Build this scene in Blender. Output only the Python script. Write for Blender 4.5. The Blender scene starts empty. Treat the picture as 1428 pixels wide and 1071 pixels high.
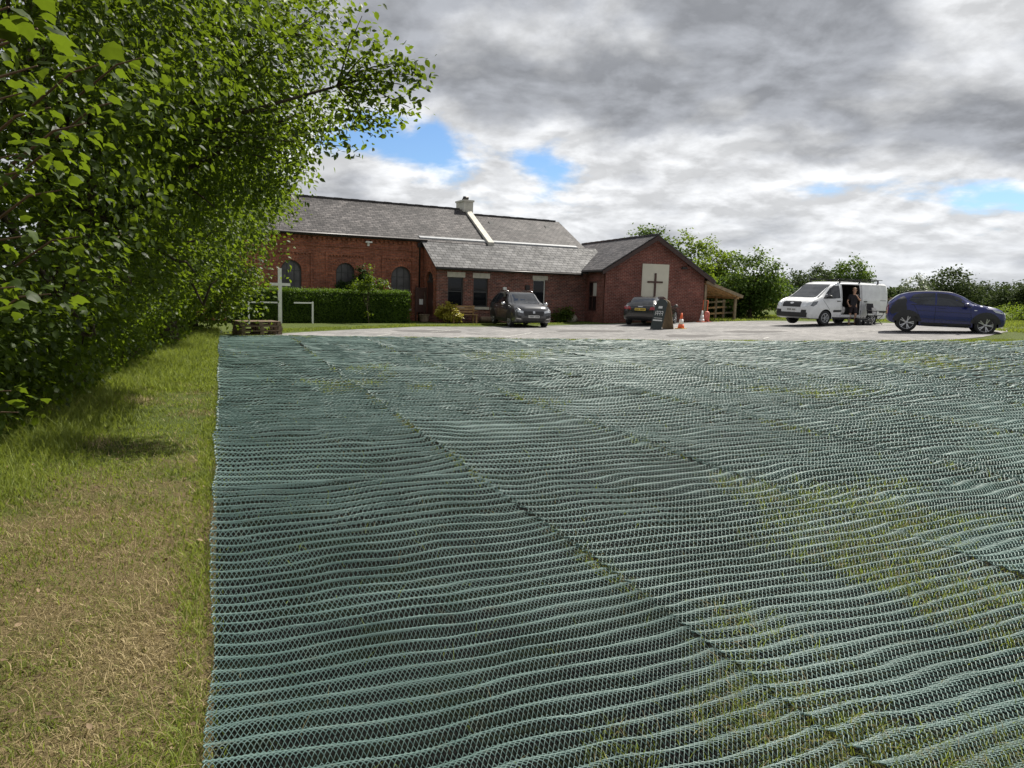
import bpy, bmesh, math, random
import numpy as np
from mathutils import Vector, Matrix
from mathutils.bvhtree import BVHTree
from mathutils.geometry import tessellate_polygon
R = math.radians
rng = np.random.default_rng(7)
random.seed(7)
SC = bpy.context.scene
COL = SC.collection

# ------------------------------------------------------------------ camera
FPX, CX, CY = 1030.0, 714.0, 535.5
CAM_H, PITCH, ROLL = 1.6, R(7.33), R(1.8)
cam_d = bpy.data.cameras.new('camera')
cam = bpy.data.objects.new('camera', cam_d); COL.objects.link(cam)
cam_d.sensor_width = 36.0; cam_d.lens = FPX / 1428.0 * 36.0
cam_d.clip_start = 0.05; cam_d.clip_end = 5000
CM = Matrix.Rotation(math.pi/2 - PITCH, 3, 'X') @ Matrix.Rotation(ROLL, 3, 'Z')
cam.matrix_world = Matrix.Translation((0, 0, CAM_H)) @ CM.to_4x4()
SC.camera = cam

# ------------------------------------------------------------------ light
SUN_AZ, SUN_EL = R(43), R(52)          # azimuth clockwise from +Y (the view direction)
sun_d = bpy.data.lights.new('sun', 'SUN'); sun_d.energy = 5.0; sun_d.angle = R(0.6); sun_d.color = (1.0, .95, .86)
sun = bpy.data.objects.new('sun', sun_d); COL.objects.link(sun)
sdir = Vector((math.sin(SUN_AZ)*math.cos(SUN_EL), math.cos(SUN_AZ)*math.cos(SUN_EL), math.sin(SUN_EL)))
sun.rotation_euler = sdir.to_track_quat('Z', 'Y').to_euler(); sun.location = sdir*60

# node helper --------------------------------------------------------------
class NT:
    def __init__(s, tree): s.t = tree; s.n = tree.nodes; s.l = tree.links
    def new(s, typ, **kw):
        n = s.n.new(typ)
        for k, v in kw.items(): setattr(n, k, v)
        return n
    def put(s, sock, v):
        if v is None: return
        if isinstance(v, bpy.types.NodeSocket): s.l.new(v, sock)
        else:
            if sock.type == 'RGBA' and hasattr(v, '__len__') and len(v) == 3: v = (*v, 1)
            sock.default_value = v
    def m(s, op, a, b=None, c=None, clamp=False):
        n = s.new('ShaderNodeMath', operation=op, use_clamp=clamp)
        for i, v in enumerate((a, b, c)): s.put(n.inputs[i], v)
        return n.outputs[0]
    def mix(s, f, a, b, blend='MIX'):
        n = s.new('ShaderNodeMix', data_type='RGBA', blend_type=blend)
        s.put(n.inputs[0], f); s.put(n.inputs[6], a); s.put(n.inputs[7], b)
        return n.outputs[2]
    def ramp(s, f, lo, hi, a=0.0, b=1.0):
        n = s.new('ShaderNodeMapRange', interpolation_type='SMOOTHSTEP')
        for i, v in enumerate((f, lo, hi, a, b)): s.put(n.inputs[i], v)
        return n.outputs[0]
    def noise(s, vec, scale, detail=4, rough=.55, dist=0.0):
        n = s.new('ShaderNodeTexNoise')
        s.put(n.inputs['Vector'], vec); s.put(n.inputs['Scale'], scale); s.put(n.inputs['Detail'], detail)
        s.put(n.inputs['Roughness'], rough); s.put(n.inputs['Distortion'], dist)
        return n.outputs['Fac']
    def xyz(s, x, y, z):
        n = s.new('ShaderNodeCombineXYZ')
        for i, v in enumerate((x, y, z)): s.put(n.inputs[i], v)
        return n.outputs[0]
    def sep(s, v):
        n = s.new('ShaderNodeSeparateXYZ'); s.put(n.inputs[0], v); return n.outputs

# ------------------------------------------------------------------ sky: daylight with a broken cloud deck
world = bpy.data.worlds.new('World'); SC.world = world; world.use_nodes = True
wt = world.node_tree; wt.nodes.clear(); w = NT(wt)
sky = w.new('ShaderNodeTexSky', sky_type='NISHITA', sun_disc=False)
sky.sun_elevation = SUN_EL; sky.sun_rotation = SUN_AZ; sky.air_density = 1.0; sky.dust_density = .6; sky.ozone_density = 1.4
tc = w.new('ShaderNodeTexCoord')
dx, dy, dz = w.sep(tc.outputs['Generated'])
zz = w.m('MAXIMUM', dz, 0.0)
q = w.m('ADD', zz, .28)
px_, py_ = w.m('DIVIDE', dx, q), w.m('DIVIDE', dy, q)
P1 = w.xyz(px_, py_, 3.7)
n1 = w.noise(P1, 1.35, 11, .56, .12)
n2 = w.noise(w.xyz(px_, py_, 11.3), 4.0, 9, .54, .15)
n2s = w.noise(w.xyz(w.m('ADD', px_, .030), w.m('ADD', py_, .050), 11.3), 4.0, 9, .54, .15)
relief = w.m('MULTIPLY', w.m('SUBTRACT', n2, n2s), 2.6)
n3 = w.noise(w.xyz(px_, py_, 21.3), .75, 3, .5)
u_ = w.m('ARCTAN2', dx, dy)
def bump(u0, e0, su, se, amp):
    a = w.m('POWER', w.m('DIVIDE', w.m('SUBTRACT', u_, u0), su), 2.0)
    b = w.m('POWER', w.m('DIVIDE', w.m('SUBTRACT', dz, e0), se), 2.0)
    return w.m('MULTIPLY', w.m('EXPONENT', w.m('MULTIPLY', w.m('ADD', a, b), -1.0)), amp)
den = w.m('ADD', w.m('MULTIPLY', n1, 1.0), w.m('MULTIPLY', n2, .46))
den = w.m('ADD', den, w.m('MULTIPLY', n3, .35))
den = w.m('ADD', den, -.05)
for b in [(-.12, .175, .17, .034, -.265), (.045, .150, .08, .045, -.25), (.55, .118, .24, .034, -.33),
          (.02, .050, .09, .020, -.14), (.20, .27, .38, .10, .10)]:
    den = w.m('ADD', den, bump(*b))
cover = w.ramp(den, .56, .70)
tden = w.m('ADD', den, w.m('MULTIPLY', w.m('SUBTRACT', n2, .5), .55))
for b in [(.56, .335, .10, .075, -.36), (.14, .30, .45, .09, .10), (.1, .10, .9, .08, -.20)]:
    tden = w.m('ADD', tden, bump(*b))
thick = w.ramp(tden, .62, .95)
# underside: bright where thin, slate grey where thick; lighter towards the horizon
lite = w.mix(thick, (6.6, 6.7, 6.85, 1), (3.0, 3.13, 3.4, 1))
fine = w.ramp(w.noise(w.xyz(px_, py_, 31.3), 9.0, 8, .55, .1), .3, .75, .93, 1.06)
lite = w.mix(1.0, lite, w.xyz(fine, fine, fine), 'MULTIPLY')
rl = w.m('ADD', 1.0, w.m('MINIMUM', w.m('MAXIMUM', relief, -.20), .26))
lite = w.mix(1.0, lite, w.xyz(rl, rl, rl), 'MULTIPLY')
hz = w.ramp(dz, .0, .16, 1.0, 0.0)
lite = w.mix(w.m('MULTIPLY', hz, .35), lite, (6.2, 6.5, 6.9, 1))
skyc = w.mix(1.0, sky.outputs[0], (.66, .84, 1.06, 1), 'MULTIPLY')
colr = w.mix(cover, skyc, lite)
bg = w.new('ShaderNodeBackground'); bg.inputs[1].default_value = .08
w.l.new(colr, bg.inputs[0])
wo = w.new('ShaderNodeOutputWorld'); w.l.new(bg.outputs[0], wo.inputs[0])

SC.view_settings.view_transform = 'Standard'; SC.view_settings.look = 'None'
SC.view_settings.exposure = 0.68; SC.view_settings.gamma = 1.0
SC.view_settings.use_curve_mapping = False
SC.cycles.max_bounces = 8; SC.cycles.transparent_max_bounces = 12

# ------------------------------------------------------------------ terrain height and pixel rays
def gz(X, Y):
    X = np.asarray(X, float); Y = np.asarray(Y, float)
    Xr = 26*np.tanh(np.maximum(X, 0)/26); Xl = 18*np.tanh(np.minimum(X, 0)/18)
    return -.0046*60*np.tanh(Y/60) + .010*Xl + .024*Xr + .0009*np.clip(X, 0, 22)**2
def G(X, Y): return float(gz(X, Y))
def ray(px, py):
    d = CM @ Vector(((px-CX)/FPX, (CY-py)/FPX, -1.0)); return d.normalized()
def ground(px, py, dz=0.0):
    d = ray(px, py); t = 5.0
    lo, hi = .5, 400.0
    f = lambda t: CAM_H + d.z*t - G(d.x*t, d.y*t) - dz
    for _ in range(60):
        mid = (lo+hi)/2
        if f(mid) > 0: lo = mid
        else: hi = mid
    return Vector((d.x*lo, d.y*lo, G(d.x*lo, d.y*lo)))
def at_depth(px, py, Y):
    d = ray(px, py); t = Y/d.y; return Vector((d.x*t, Y, CAM_H + d.z*t))
class Frame:                                   # local frame of a building: x along u, y into it, z up
    def __init__(s, o, ang): s.o = Vector(o); s.a = ang; s.u = Vector((math.sin(ang), math.cos(ang), 0)); s.v = Vector((-math.cos(ang), math.sin(ang), 0))
    def on_y(s, px, py, y):                    # pixel -> (x, z) on the plane y = const
        d = ray(px, py); o = Vector((0, 0, CAM_H)) - s.o
        t = (y - o.dot(s.v))/d.dot(s.v); p = o + d*t; return p.dot(s.u), p.z
    def on_x(s, px, py, x):                    # pixel -> (y, z) on the plane x = const
        d = ray(px, py); o = Vector((0, 0, CAM_H)) - s.o
        t = (x - o.dot(s.u))/d.dot(s.u); p = o + d*t; return p.dot(s.v), p.z
    def rz(s): return math.pi/2 - s.a

# value noise for geometry ----------------------------------------------------
_tab = np.random.default_rng(3).random((256, 256))
def vnoise(x, y):
    x = np.asarray(x, float); y = np.asarray(y, float)
    xi = np.floor(x).astype(int); yi = np.floor(y).astype(int); fx = x-xi; fy = y-yi
    fx = fx*fx*(3-2*fx); fy = fy*fy*(3-2*fy)
    g = lambda i, j: _tab[(xi+i) & 255, (yi+j) & 255]
    return (g(0,0)*(1-fx)+g(1,0)*fx)*(1-fy) + (g(0,1)*(1-fx)+g(1,1)*fx)*fy
def fnoise(x, y, o=3):
    s = 0; a = .5; t = 0
    for k in range(o): s = s + a*vnoise(x*2**k+17.3*k, y*2**k+5.1*k); t += a; a *= .5
    return s/t

# ------------------------------------------------------------------ materials
def mat(name, build):
    m = bpy.data.materials.new(name); m.use_nodes = True
    t = m.node_tree; t.nodes.clear(); n = NT(t)
    out = n.new('ShaderNodeOutputMaterial'); n.l.new(build(n), out.inputs[0]); return m
def pr(n, col, rough=.6, metal=0.0, spec=.5, normal=None, coat=0.0, alpha=None):
    p = n.new('ShaderNodeBsdfPrincipled')
    n.put(p.inputs['Base Color'], col); n.put(p.inputs['Roughness'], rough); n.put(p.inputs['Metallic'], metal)
    n.put(p.inputs['Specular IOR Level'], spec); n.put(p.inputs['Coat Weight'], coat)
    if coat: p.inputs['Coat Roughness'].default_value = .04
    if normal is not None: n.put(p.inputs['Normal'], normal)
    return p.outputs[0]
def bumpn(n, h, strength=.4, dist=.02):
    b = n.new('ShaderNodeBump'); n.put(b.inputs['Strength'], strength); n.put(b.inputs['Distance'], dist); n.put(b.inputs['Height'], h)
    return b.outputs[0]
def objc(n): return n.new('ShaderNodeTexCoord').outputs['Object']
def plain(name, col, rough=.6, metal=0.0, var=.18, scale=6.0, spec=.5, coat=0.0):
    def b(n):
        f = n.noise(objc(n), scale, 5, .6)
        k = n.ramp(f, .25, .75, 1-var, 1+var)
        return pr(n, n.mix(1.0, (*col, 1), n.xyz(k, k, k), 'MULTIPLY'), rough, metal, spec, None, coat)
    return mat(name, b)
def brickmat(name, c1, c2, mortar, dirt=.35):
    def b(n):
        uv = n.new('ShaderNodeTexCoord').outputs['UV']
        t = n.new('ShaderNodeTexBrick', offset=.5, squash=1.0)
        n.put(t.inputs['Vector'], uv); n.put(t.inputs['Color1'], c1); n.put(t.inputs['Color2'], c2); n.put(t.inputs['Mortar'], mortar)
        for k, v in (('Scale', 1.0), ('Mortar Size', .009), ('Mortar Smooth', .3), ('Bias', 0.0), ('Brick Width', .225), ('Row Height', .075)): t.inputs[k].default_value = v
        f = n.noise(uv, 1.3, 6, .65); f2 = n.noise(uv, 9.0, 3, .6)
        k = n.m('MULTIPLY', n.ramp(f, .3, .72, 1-dirt, 1+dirt*.6), n.ramp(f2, .25, .8, .72, 1.3))
        col = n.mix(1.0, t.outputs['Color'], n.xyz(k, k, k), 'MULTIPLY')
        return pr(n, col, .85, 0, .25, bumpn(n, n.m('ADD', n.m('MULTIPLY', t.outputs['Fac'], -1.0), n.m('MULTIPLY', f2, .4)), .5, .012))
    return mat(name, b)
def slatemat(name, c1, c2, wdt, row, rough=.5, lich=.3):
    def b(n):
        uv = n.new('ShaderNodeTexCoord').outputs['UV']
        t = n.new('ShaderNodeTexBrick', offset=.5)
        n.put(t.inputs['Vector'], uv); n.put(t.inputs['Color1'], c1); n.put(t.inputs['Color2'], c2); n.put(t.inputs['Mortar'], (.012, .012, .013, 1))
        for k, v in (('Scale', 1.0), ('Mortar Size', .016), ('Mortar Smooth', .2), ('Bias', 0.0), ('Brick Width', wdt), ('Row Height', row)): t.inputs[k].default_value = v
        f = n.noise(uv, .7, 6, .65); f2 = n.noise(uv, 5.0, 5, .7)
        k = n.m('MULTIPLY', n.ramp(f, .3, .7, 1-lich, 1+lich), n.ramp(f2, .25, .78, .45, 1.65))
        col = n.mix(1.0, t.outputs['Color'], n.xyz(k, k, k), 'MULTIPLY')
        x, y, z = n.sep(uv)
        saw = n.m('FRACT', n.m('DIVIDE', y, row))
        h = n.m('SUBTRACT', n.m('MULTIPLY', f2, .5), n.m('ADD', saw, n.m('MULTIPLY', t.outputs['Fac'], .6)))
        return pr(n, col, n.ramp(f2, .3, .7, rough-.12, rough+.15), 0, .22, bumpn(n, h, .7, .02))
    return mat(name, b)
def leafmat(name, c_dark, c_lite, trans, tw=.42, rough=.42, spec=.4):
    def b(n):
        a = n.new('ShaderNodeAttribute', attribute_name='rnd').outputs['Fac']
        f = n.noise(objc(n), 1.1, 3, .6)
        k = n.m('ADD', n.m('MULTIPLY', a, .65), n.m('MULTIPLY', n.ramp(f, .3, .7), .35))
        col = n.mix(k, c_dark, c_lite)
        p = pr(n, col, rough, 0, spec)
        tr = n.new('ShaderNodeBsdfTranslucent'); n.put(tr.inputs[0], n.mix(k, tuple(v*.7 for v in trans), trans))
        ms = n.new('ShaderNodeMixShader'); ms.inputs[0].default_value = tw
        n.l.new(p, ms.inputs[1]); n.l.new(tr.outputs[0], ms.inputs[2]); return ms.outputs[0]
    return mat(name, b)
def glassmat(name, col, rough=.04):
    return mat(name, lambda n: pr(n, n.mix(n.ramp(n.noise(objc(n), 1.4, 3), .35, .7), tuple(v*.5 for v in col), col), rough, 0, .9))
def paint(name, col, rough=.28, coat=.8, metal=0.0):
    def b(n):
        f = n.noise(objc(n), 3.0, 4, .6)
        k = n.ramp(f, .3, .75, .9, 1.08)
        z = n.sep(objc(n))[2]
        dust = n.m('MULTIPLY', n.ramp(z, .2, .55, 1.0, 0.0), n.ramp(n.noise(objc(n), 9.0, 5, .7), .35, .75, .1, .55))
        c = n.mix(1.0, (*col, 1), n.xyz(k, k, k), 'MULTIPLY')
        return pr(n, n.mix(dust, c, (.16, .14, .11, 1)), n.ramp(dust, 0, .6, rough, .7), metal, .5, None, coat)
    return mat(name, b)

M = {}
M['brick_old'] = brickmat('brick_old', (.42, .135, .070, 1), (.25, .08, .048, 1), (.28, .18, .135, 1))
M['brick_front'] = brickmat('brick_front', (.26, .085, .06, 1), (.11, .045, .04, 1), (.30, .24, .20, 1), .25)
M['brick_new'] = brickmat('brick_new', (.235, .070, .048, 1), (.155, .048, .036, 1), (.30, .22, .19, 1), .30)
M['slate_old'] = slatemat('slate_old', (.105, .096, .094, 1), (.042, .038, .039, 1), .30, .19, .62, .36)
M['slate_pale'] = slatemat('slate_pale', (.165, .163, .164, 1), (.07, .07, .073, 1), .34, .24, .70, .35)
M['slate_new'] = slatemat('slate_new', (.105, .098, .10, 1), (.05, .047, .05, 1), .32, .22, .6, .25)
M['lead'] = plain('lead', (.30, .31, .32), .6)
M['render_cream'] = plain('render_cream', (.52, .50, .44), .8, var=.22, scale=3)
M['white_paint'] = plain('white_paint', (.75, .75, .72), .5, var=.1)
M['stone_pale'] = plain('stone_pale', (.55, .51, .43), .8, var=.15)
M['panel'] = plain('panel', (.62, .59, .48), .6, var=.06, scale=1.5)
M['bargeboard'] = plain('bargeboard', (.045, .022, .018), .5)
M['gutter'] = plain('gutter', (.02, .016, .015), .45)
M['frame_brown'] = plain('frame_brown', (.07, .03, .022), .5)
M['frame_grey'] = plain('frame_grey', (.05, .048, .046), .5)
M['blind'] = plain('blind', (.55, .53, .48), .8, var=.05)
M['glass'] = mat('glass', lambda n: pr(n, (.008, .009, .011, 1), .06, 0, .35))
M['glass_grey'] = mat('glass_grey', lambda n: pr(n, n.mix(n.ramp(n.noise(objc(n), 2.2, 3), .35, .7), (.05, .047, .048, 1), (.095, .09, .09, 1)), .3, 0, .5))
M['car_glass'] = glassmat('car_glass', (.012, .015, .02), .02)
M['wood_new'] = plain('wood_new', (.42, .26, .12), .7, var=.3, scale=4)
M['wood_grey'] = plain('wood_grey', (.26, .20, .13), .8, var=.3, scale=5)
M['wood_old'] = plain('wood_old', (.17, .125, .085), .85, var=.4, scale=6)
M['bark'] = mat('bark', lambda n: pr(n, n.mix(n.ramp(n.noise(objc(n), 9, 6, .7), .3, .7), (.035, .026, .018, 1), (.11, .088, .062, 1)), .9, 0, .2, bumpn(n, n.noise(objc(n), 22, 5, .7), .8, .02)))
M['twig'] = plain('twig', (.10, .062, .032), .8)
M['soil'] = plain('soil', (.05, .036, .024), .9)
M['rubber'] = plain('rubber', (.018, .018, .019), .75, var=.25)
M['well'] = plain('well', (.008, .008, .008), .8)
M['trim'] = plain('trim', (.022, .022, .023), .5)
M['chrome'] = plain('chrome', (.6, .6, .6), .22, .9, var=.05)
M['alloy'] = plain('alloy', (.5, .5, .51), .3, .7, var=.08)
M['hubcap'] = plain('hubcap', (.42, .43, .44), .4, .3, var=.08)
M['lamp'] = mat('lamp', lambda n: pr(n, (.62, .64, .66, 1), .1, .3, .8, None, .6))
M['lamp_dark'] = mat('lamp_dark', lambda n: pr(n, (.12, .13, .14, 1), .12, .2, .8, None, .6))
M['lamp_red'] = mat('lamp_red', lambda n: pr(n, (.30, .012, .015, 1), .15, 0, .6, None, .6))
M['plate_white'] = plain('plate_white', (.72, .72, .70), .5, var=.04)
M['plate_yellow'] = plain('plate_yellow', (.70, .52, .08), .5, var=.04)
M['ink'] = plain('ink', (.02, .02, .02), .6)
M['paint_grey'] = paint('paint_grey', (.070, .070, .074), .3, .9, .4)
M['paint_black'] = paint('paint_black', (.008, .008, .010), .25, .9)
M['paint_white'] = paint('paint_white', (.74, .75, .76), .35, .6)
M['paint_blue'] = paint('paint_blue', (.006, .013, .115), .25, .35, .0)
M['interior'] = plain('interior', (.022, .021, .02), .8)
M['cone_orange'] = plain('cone_orange', (.70, .13, .045), .6)
M['cone_yellow'] = plain('cone_yellow', (.55, .36, .06), .6)
M['red_plastic'] = plain('red_plastic', (.50, .13, .10), .6)
M['board_green'] = plain('board_green', (.022, .032, .03), .5)
M['chalk'] = plain('chalk', (.68, .68, .66), .8, var=.2, scale=30)
M['ply'] = plain('ply', (.27, .19, .11), .75, var=.2)
M['skin'] = plain('skin', (.48, .29, .20), .6, var=.08)
M['cloth_dark'] = plain('cloth_dark', (.022, .020, .024), .9)
M['cloth_shorts'] = plain('cloth_shorts', (.030, .022, .026), .9)
M['hair'] = plain('hair', (.16, .085, .04), .7)
M['boot'] = plain('boot', (.28, .17, .08), .7)
M['sock'] = plain('sock', (.45, .42, .38), .9)
M['pale_cloth'] = plain('pale_cloth', (.50, .49, .48), .9, var=.25)
M['black_metal'] = plain('black_metal', (.015, .015, .016), .4, .3)
M['rock'] = mat('rock', lambda n: pr(n, n.mix(n.ramp(n.noise(objc(n), 4, 6, .7), .3, .7), (.26, .22, .17, 1), (.5, .45, .36, 1)), .9, 0, .2, bumpn(n, n.noise(objc(n), 8, 5, .7), .6, .05)))
M['leaf_tree'] = leafmat('leaf_tree', (.008, .020, .005, 1), (.095, .145, .016, 1), (.25, .36, .020, 1), .37, .5, .22)
M['leaf_near'] = leafmat('leaf_near', (.005, .014, .003, 1), (.062, .100, .011, 1), (.22, .32, .017, 1), .34, .5, .2)  # darker version of leaf_tree, shade on the nearest crowns put into the colour
M['leaf_far'] = leafmat('leaf_far', (.040, .080, .018, 1), (.095, .155, .030, 1), (.17, .26, .03, 1), .35, .65, .15)
M['leaf_yellow'] = leafmat('leaf_yellow', (.085, .135, .018, 1), (.155, .215, .030, 1), (.26, .36, .03, 1), .42, .65, .15)
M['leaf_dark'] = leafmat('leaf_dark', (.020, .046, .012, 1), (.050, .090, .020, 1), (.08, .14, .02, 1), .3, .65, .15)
M['leaf_hazy'] = leafmat('leaf_hazy', (.038, .060, .022, 1), (.075, .105, .038, 1), (.10, .14, .04, 1), .3, .7, .1)
M['leaf_silver'] = leafmat('leaf_silver', (.12, .15, .10, 1), (.24, .27, .19, 1), (.2, .25, .12, 1), .35)
M['leaf_privet'] = leafmat('leaf_privet', (.035, .070, .010, 1), (.095, .155, .016, 1), (.16, .27, .015, 1), .38, .6, .2)
M['leaf_gold'] = leafmat('leaf_gold', (.28, .25, .03, 1), (.48, .42, .06, 1), (.5, .45, .05, 1), .35)
M['litter'] = leafmat('litter', (.045, .028, .016, 1), (.30, .22, .14, 1), (.1, .07, .03, 1), .1, .8, .1)
M['blade'] = leafmat('blade', (.085, .120, .020, 1), (.25, .29, .065, 1), (.32, .39, .05, 1), .40, .6, .2)
M['blade_dry'] = leafmat('blade_dry', (.15, .11, .05, 1), (.48, .39, .21, 1), (.36, .31, .13, 1), .25, .6, .2)

def _ground(n):
    c = objc(n)
    f = n.noise(c, .55, 5, .6); f2 = n.noise(c, 7, 6, .7); f3 = n.noise(c, 60, 4, .75)
    green = n.mix(f3, (.030, .044, .010, 1), (.115, .145, .032, 1))
    dry = n.mix(f3, (.055, .040, .022, 1), (.25, .19, .095, 1))
    x, y, z = n.sep(c)
    near = n.ramp(y, 3.0, 9.0, .16, -.14)
    d = n.ramp(n.m('ADD', n.m('ADD', n.m('MULTIPLY', f, .55), n.m('MULTIPLY', f2, .45)), near), .42, .66)
    bare = n.ramp(n.noise(c, 3.1, 5, .7), .62, .74, 0, .7)
    col = n.mix(bare, n.mix(d, green, dry), (.06, .042, .028, 1))
    return pr(n, col, .95, 0, .15, bumpn(n, n.m('ADD', f3, n.m('MULTIPLY', f2, 1.5)), .9, .03))
M['ground'] = mat('ground', _ground)
def _tarmac(n):
    c = objc(n)
    f = n.noise(c, .35, 5, .6); f2 = n.noise(c, 3.0, 6, .7); f3 = n.noise(c, 90, 3, .8)
    col = n.mix(n.ramp(f, .3, .7), (.165, .162, .160, 1), (.255, .246, .240, 1))
    k = n.m('MULTIPLY', n.ramp(f2, .3, .75, .68, 1.25), n.ramp(f3, .2, .8, .7, 1.3))
    return pr(n, n.mix(1.0, col, n.xyz(k, k, k), 'MULTIPLY'), .9, 0, .25, bumpn(n, f3, .5, .006))
M['tarmac'] = mat('tarmac', _tarmac)
M['tarmac_dark'] = mat('tarmac_dark', lambda n: pr(n, n.mix(n.noise(objc(n), 60, 4, .8), (.07, .068, .067, 1), (.19, .183, .178, 1)), .95, 0, .15))
def _line(n):
    f = n.noise(objc(n), 14, 5, .7)
    return pr(n, n.mix(n.ramp(f, .35, .62), (.19, .18, .17, 1), (.55, .55, .52, 1)), .8, 0, .2)
M['line'] = mat('line', _line)
def _mesh(n):
    a = n.new('ShaderNodeAttribute', attribute_name='rnd').outputs['Fac']
    f = n.noise(objc(n), 1.1, 4, .6); f2 = n.noise(objc(n), 9, 4, .7)
    k = n.m('ADD', n.m('MULTIPLY', n.ramp(f, .3, .7), .6), n.m('MULTIPLY', a, .4))
    col = n.mix(k, (.042, .090, .078, 1), (.125, .198, .182, 1))
    dirt = n.ramp(f2, .55, .75, 0, .5)
    return pr(n, n.mix(dirt, col, (.10, .10, .06, 1)), n.ramp(f2, .3, .7, .40, .54), 0, .55)
M['shaded_soil_bed'] = mat('shaded_soil_bed', lambda n: pr(n, n.mix(n.ramp(n.noise(objc(n), 2.5, 5, .7), .4, .7), n.mix(n.noise(objc(n), 70, 3, .7), (.003, .003, .0028, 1), (.008, .0078, .007, 1)), n.mix(n.noise(objc(n), 70, 3, .7), (.003, .005, .002, 1), (.013, .018, .006, 1))), .95, 0, .1, bumpn(n, n.noise(objc(n), 60, 4, .7), .8, .02)))  # soil colour taken almost to black: shade inside the mesh holes is painted in
M['mat_mesh'] = mat('mat_mesh', _mesh)

# ------------------------------------------------------------------ mesh helpers
class MB:
    def __init__(s): s.v = []; s.f = []; s.uv = []; s.sm = []
    def add(s, vs, fs, uvs=None, smooth=False):
        o = len(s.v); s.v += [tuple(v) for v in vs]
        for i, f in enumerate(fs):
            s.f.append(tuple(o+k for k in f)); s.sm.append(smooth)
            s.uv.append(uvs[i] if uvs else None)
        return s
    def box(s, x0, x1, y0, y1, z0, z1):
        v = [(x, y, z) for z in (z0, z1) for y in (y0, y1) for x in (x0, x1)]
        f = [(0,2,3,1), (4,5,7,6), (0,1,5,4), (2,6,7,3), (0,4,6,2), (1,3,7,5)]
        ax = [(0,1), (0,1), (0,2), (0,2), (1,2), (1,2)]
        return s.add(v, f, [[(v[k][a], v[k][b]) for k in ff] for ff, (a, b) in zip(f, ax)])
    def bar(s, a, b, wd, ht=None, up=(0,0,1)):          # box beam between two points
        ht = ht or wd; a = Vector(a); b = Vector(b); d = (b-a).normalized(); up = Vector(up)
        if abs(d.dot(up)) > .95: up = Vector((1,0,0))
        sd = d.cross(up).normalized()*wd/2; u2 = sd.cross(d).normalized()*ht/2
        v = [a-sd-u2, a+sd-u2, a+sd+u2, a-sd+u2, b-sd-u2, b+sd-u2, b+sd+u2, b-sd+u2]
        return s.add(v, [(0,3,2,1), (4,5,6,7), (0,1,5,4), (1,2,6,5), (2,3,7,6), (3,0,4,7)])
    def tube(s, pts, rad, n=8, cap=True):
        pts = [Vector(p) for p in pts]; rings = []
        rad = rad if hasattr(rad, '__len__') else [rad]*len(pts)
        ref = Vector((.31, .77, .55))
        vs = []
        for i, p in enumerate(pts):
            d = (pts[min(i+1, len(pts)-1)] - pts[max(i-1, 0)]).normalized()
            a = d.cross(ref).normalized(); b = d.cross(a)
            vs += [p + (a*math.cos(2*math.pi*k/n) + b*math.sin(2*math.pi*k/n))*rad[i] for k in range(n)]
        fs = [(i*n+k, i*n+(k+1) % n, (i+1)*n+(k+1) % n, (i+1)*n+k) for i in range(len(pts)-1) for k in range(n)]
        if cap: fs += [tuple(range(n)), tuple((len(pts)-1)*n+k for k in reversed(range(n)))]
        return s.add(vs, fs, None, True)
    def lathe(s, prof, n=20, axis='z', c=(0,0,0), smooth=True):  # prof: (r, h)
        vs = []
        for r, h in prof:
            for k in range(n):
                t = 2*math.pi*k/n; p = (r*math.cos(t), r*math.sin(t), h)
                if axis == 'y': p = (p[0], p[2], p[1])
                if axis == 'x': p = (p[2], p[0], p[1])
                vs.append((p[0]+c[0], p[1]+c[1], p[2]+c[2]))
        fs = [(i*n+k, i*n+(k+1) % n, (i+1)*n+(k+1) % n, (i+1)*n+k) for i in range(len(prof)-1) for k in range(n)]
        fs += [tuple(reversed(range(n))), tuple((len(prof)-1)*n+k for k in range(n))]
        return s.add(vs, fs, None, smooth)
    def prism(s, poly, axis, a, b):                        # poly in the two other axes, extruded from a to b
        n = len(poly)
        P = {'y': lambda p, t: (p[0], t, p[1]), 'x': lambda p, t: (t, p[0], p[1]), 'z': lambda p, t: (p[0], p[1], t)}[axis]
        v = [P(p, a) for p in poly] + [P(p, b) for p in poly]
        tri = tessellate_polygon([[Vector((p[0], p[1], 0)) for p in poly]])
        f = [tuple(t) for t in tri] + [tuple(n+k for k in reversed(t)) for t in tri]
        uv = [[poly[k] for k in t] for t in tri]*1 + [[poly[k] for k in reversed(t)] for t in tri]
        L = 0
        for i in range(n):
            j = (i+1) % n; l = math.dist(poly[i], poly[j])
            f.append((i, j, n+j, n+i)); uv.append([(L, a), (L+l, a), (L+l, b), (L, b)]); L += l
        return s.add(v, f, uv)
    def quad(s, a, b, c, d, uv): return s.add([a, b, c, d], [(0,1,2,3)], [uv])
    def obj(s, name, m, parent=None, recalc=True):
        me = bpy.data.meshes.new(name); me.from_pydata(s.v, [], s.f)
        if any(u is not None for u in s.uv):
            ul = me.uv_layers.new(name='UVMap'); k = 0
            for f, u in zip(s.f, s.uv):
                for i in range(len(f)):
                    if u: ul.data[k].uv = u[i]
                    k += 1
        me.polygons.foreach_set('use_smooth', s.sm)
        if recalc:
            bm = bmesh.new(); bm.from_mesh(me); bmesh.ops.recalc_face_normals(bm, faces=bm.faces); bm.to_mesh(me); bm.free()
        return link(name, me, m, parent)
def link(name, me, m, parent=None):
    if m is not None: me.materials.append(M[m] if isinstance(m, str) else m)
    o = bpy.data.objects.new(name, me); COL.objects.link(o)
    if parent is not None: o.parent = parent
    return o
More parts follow.
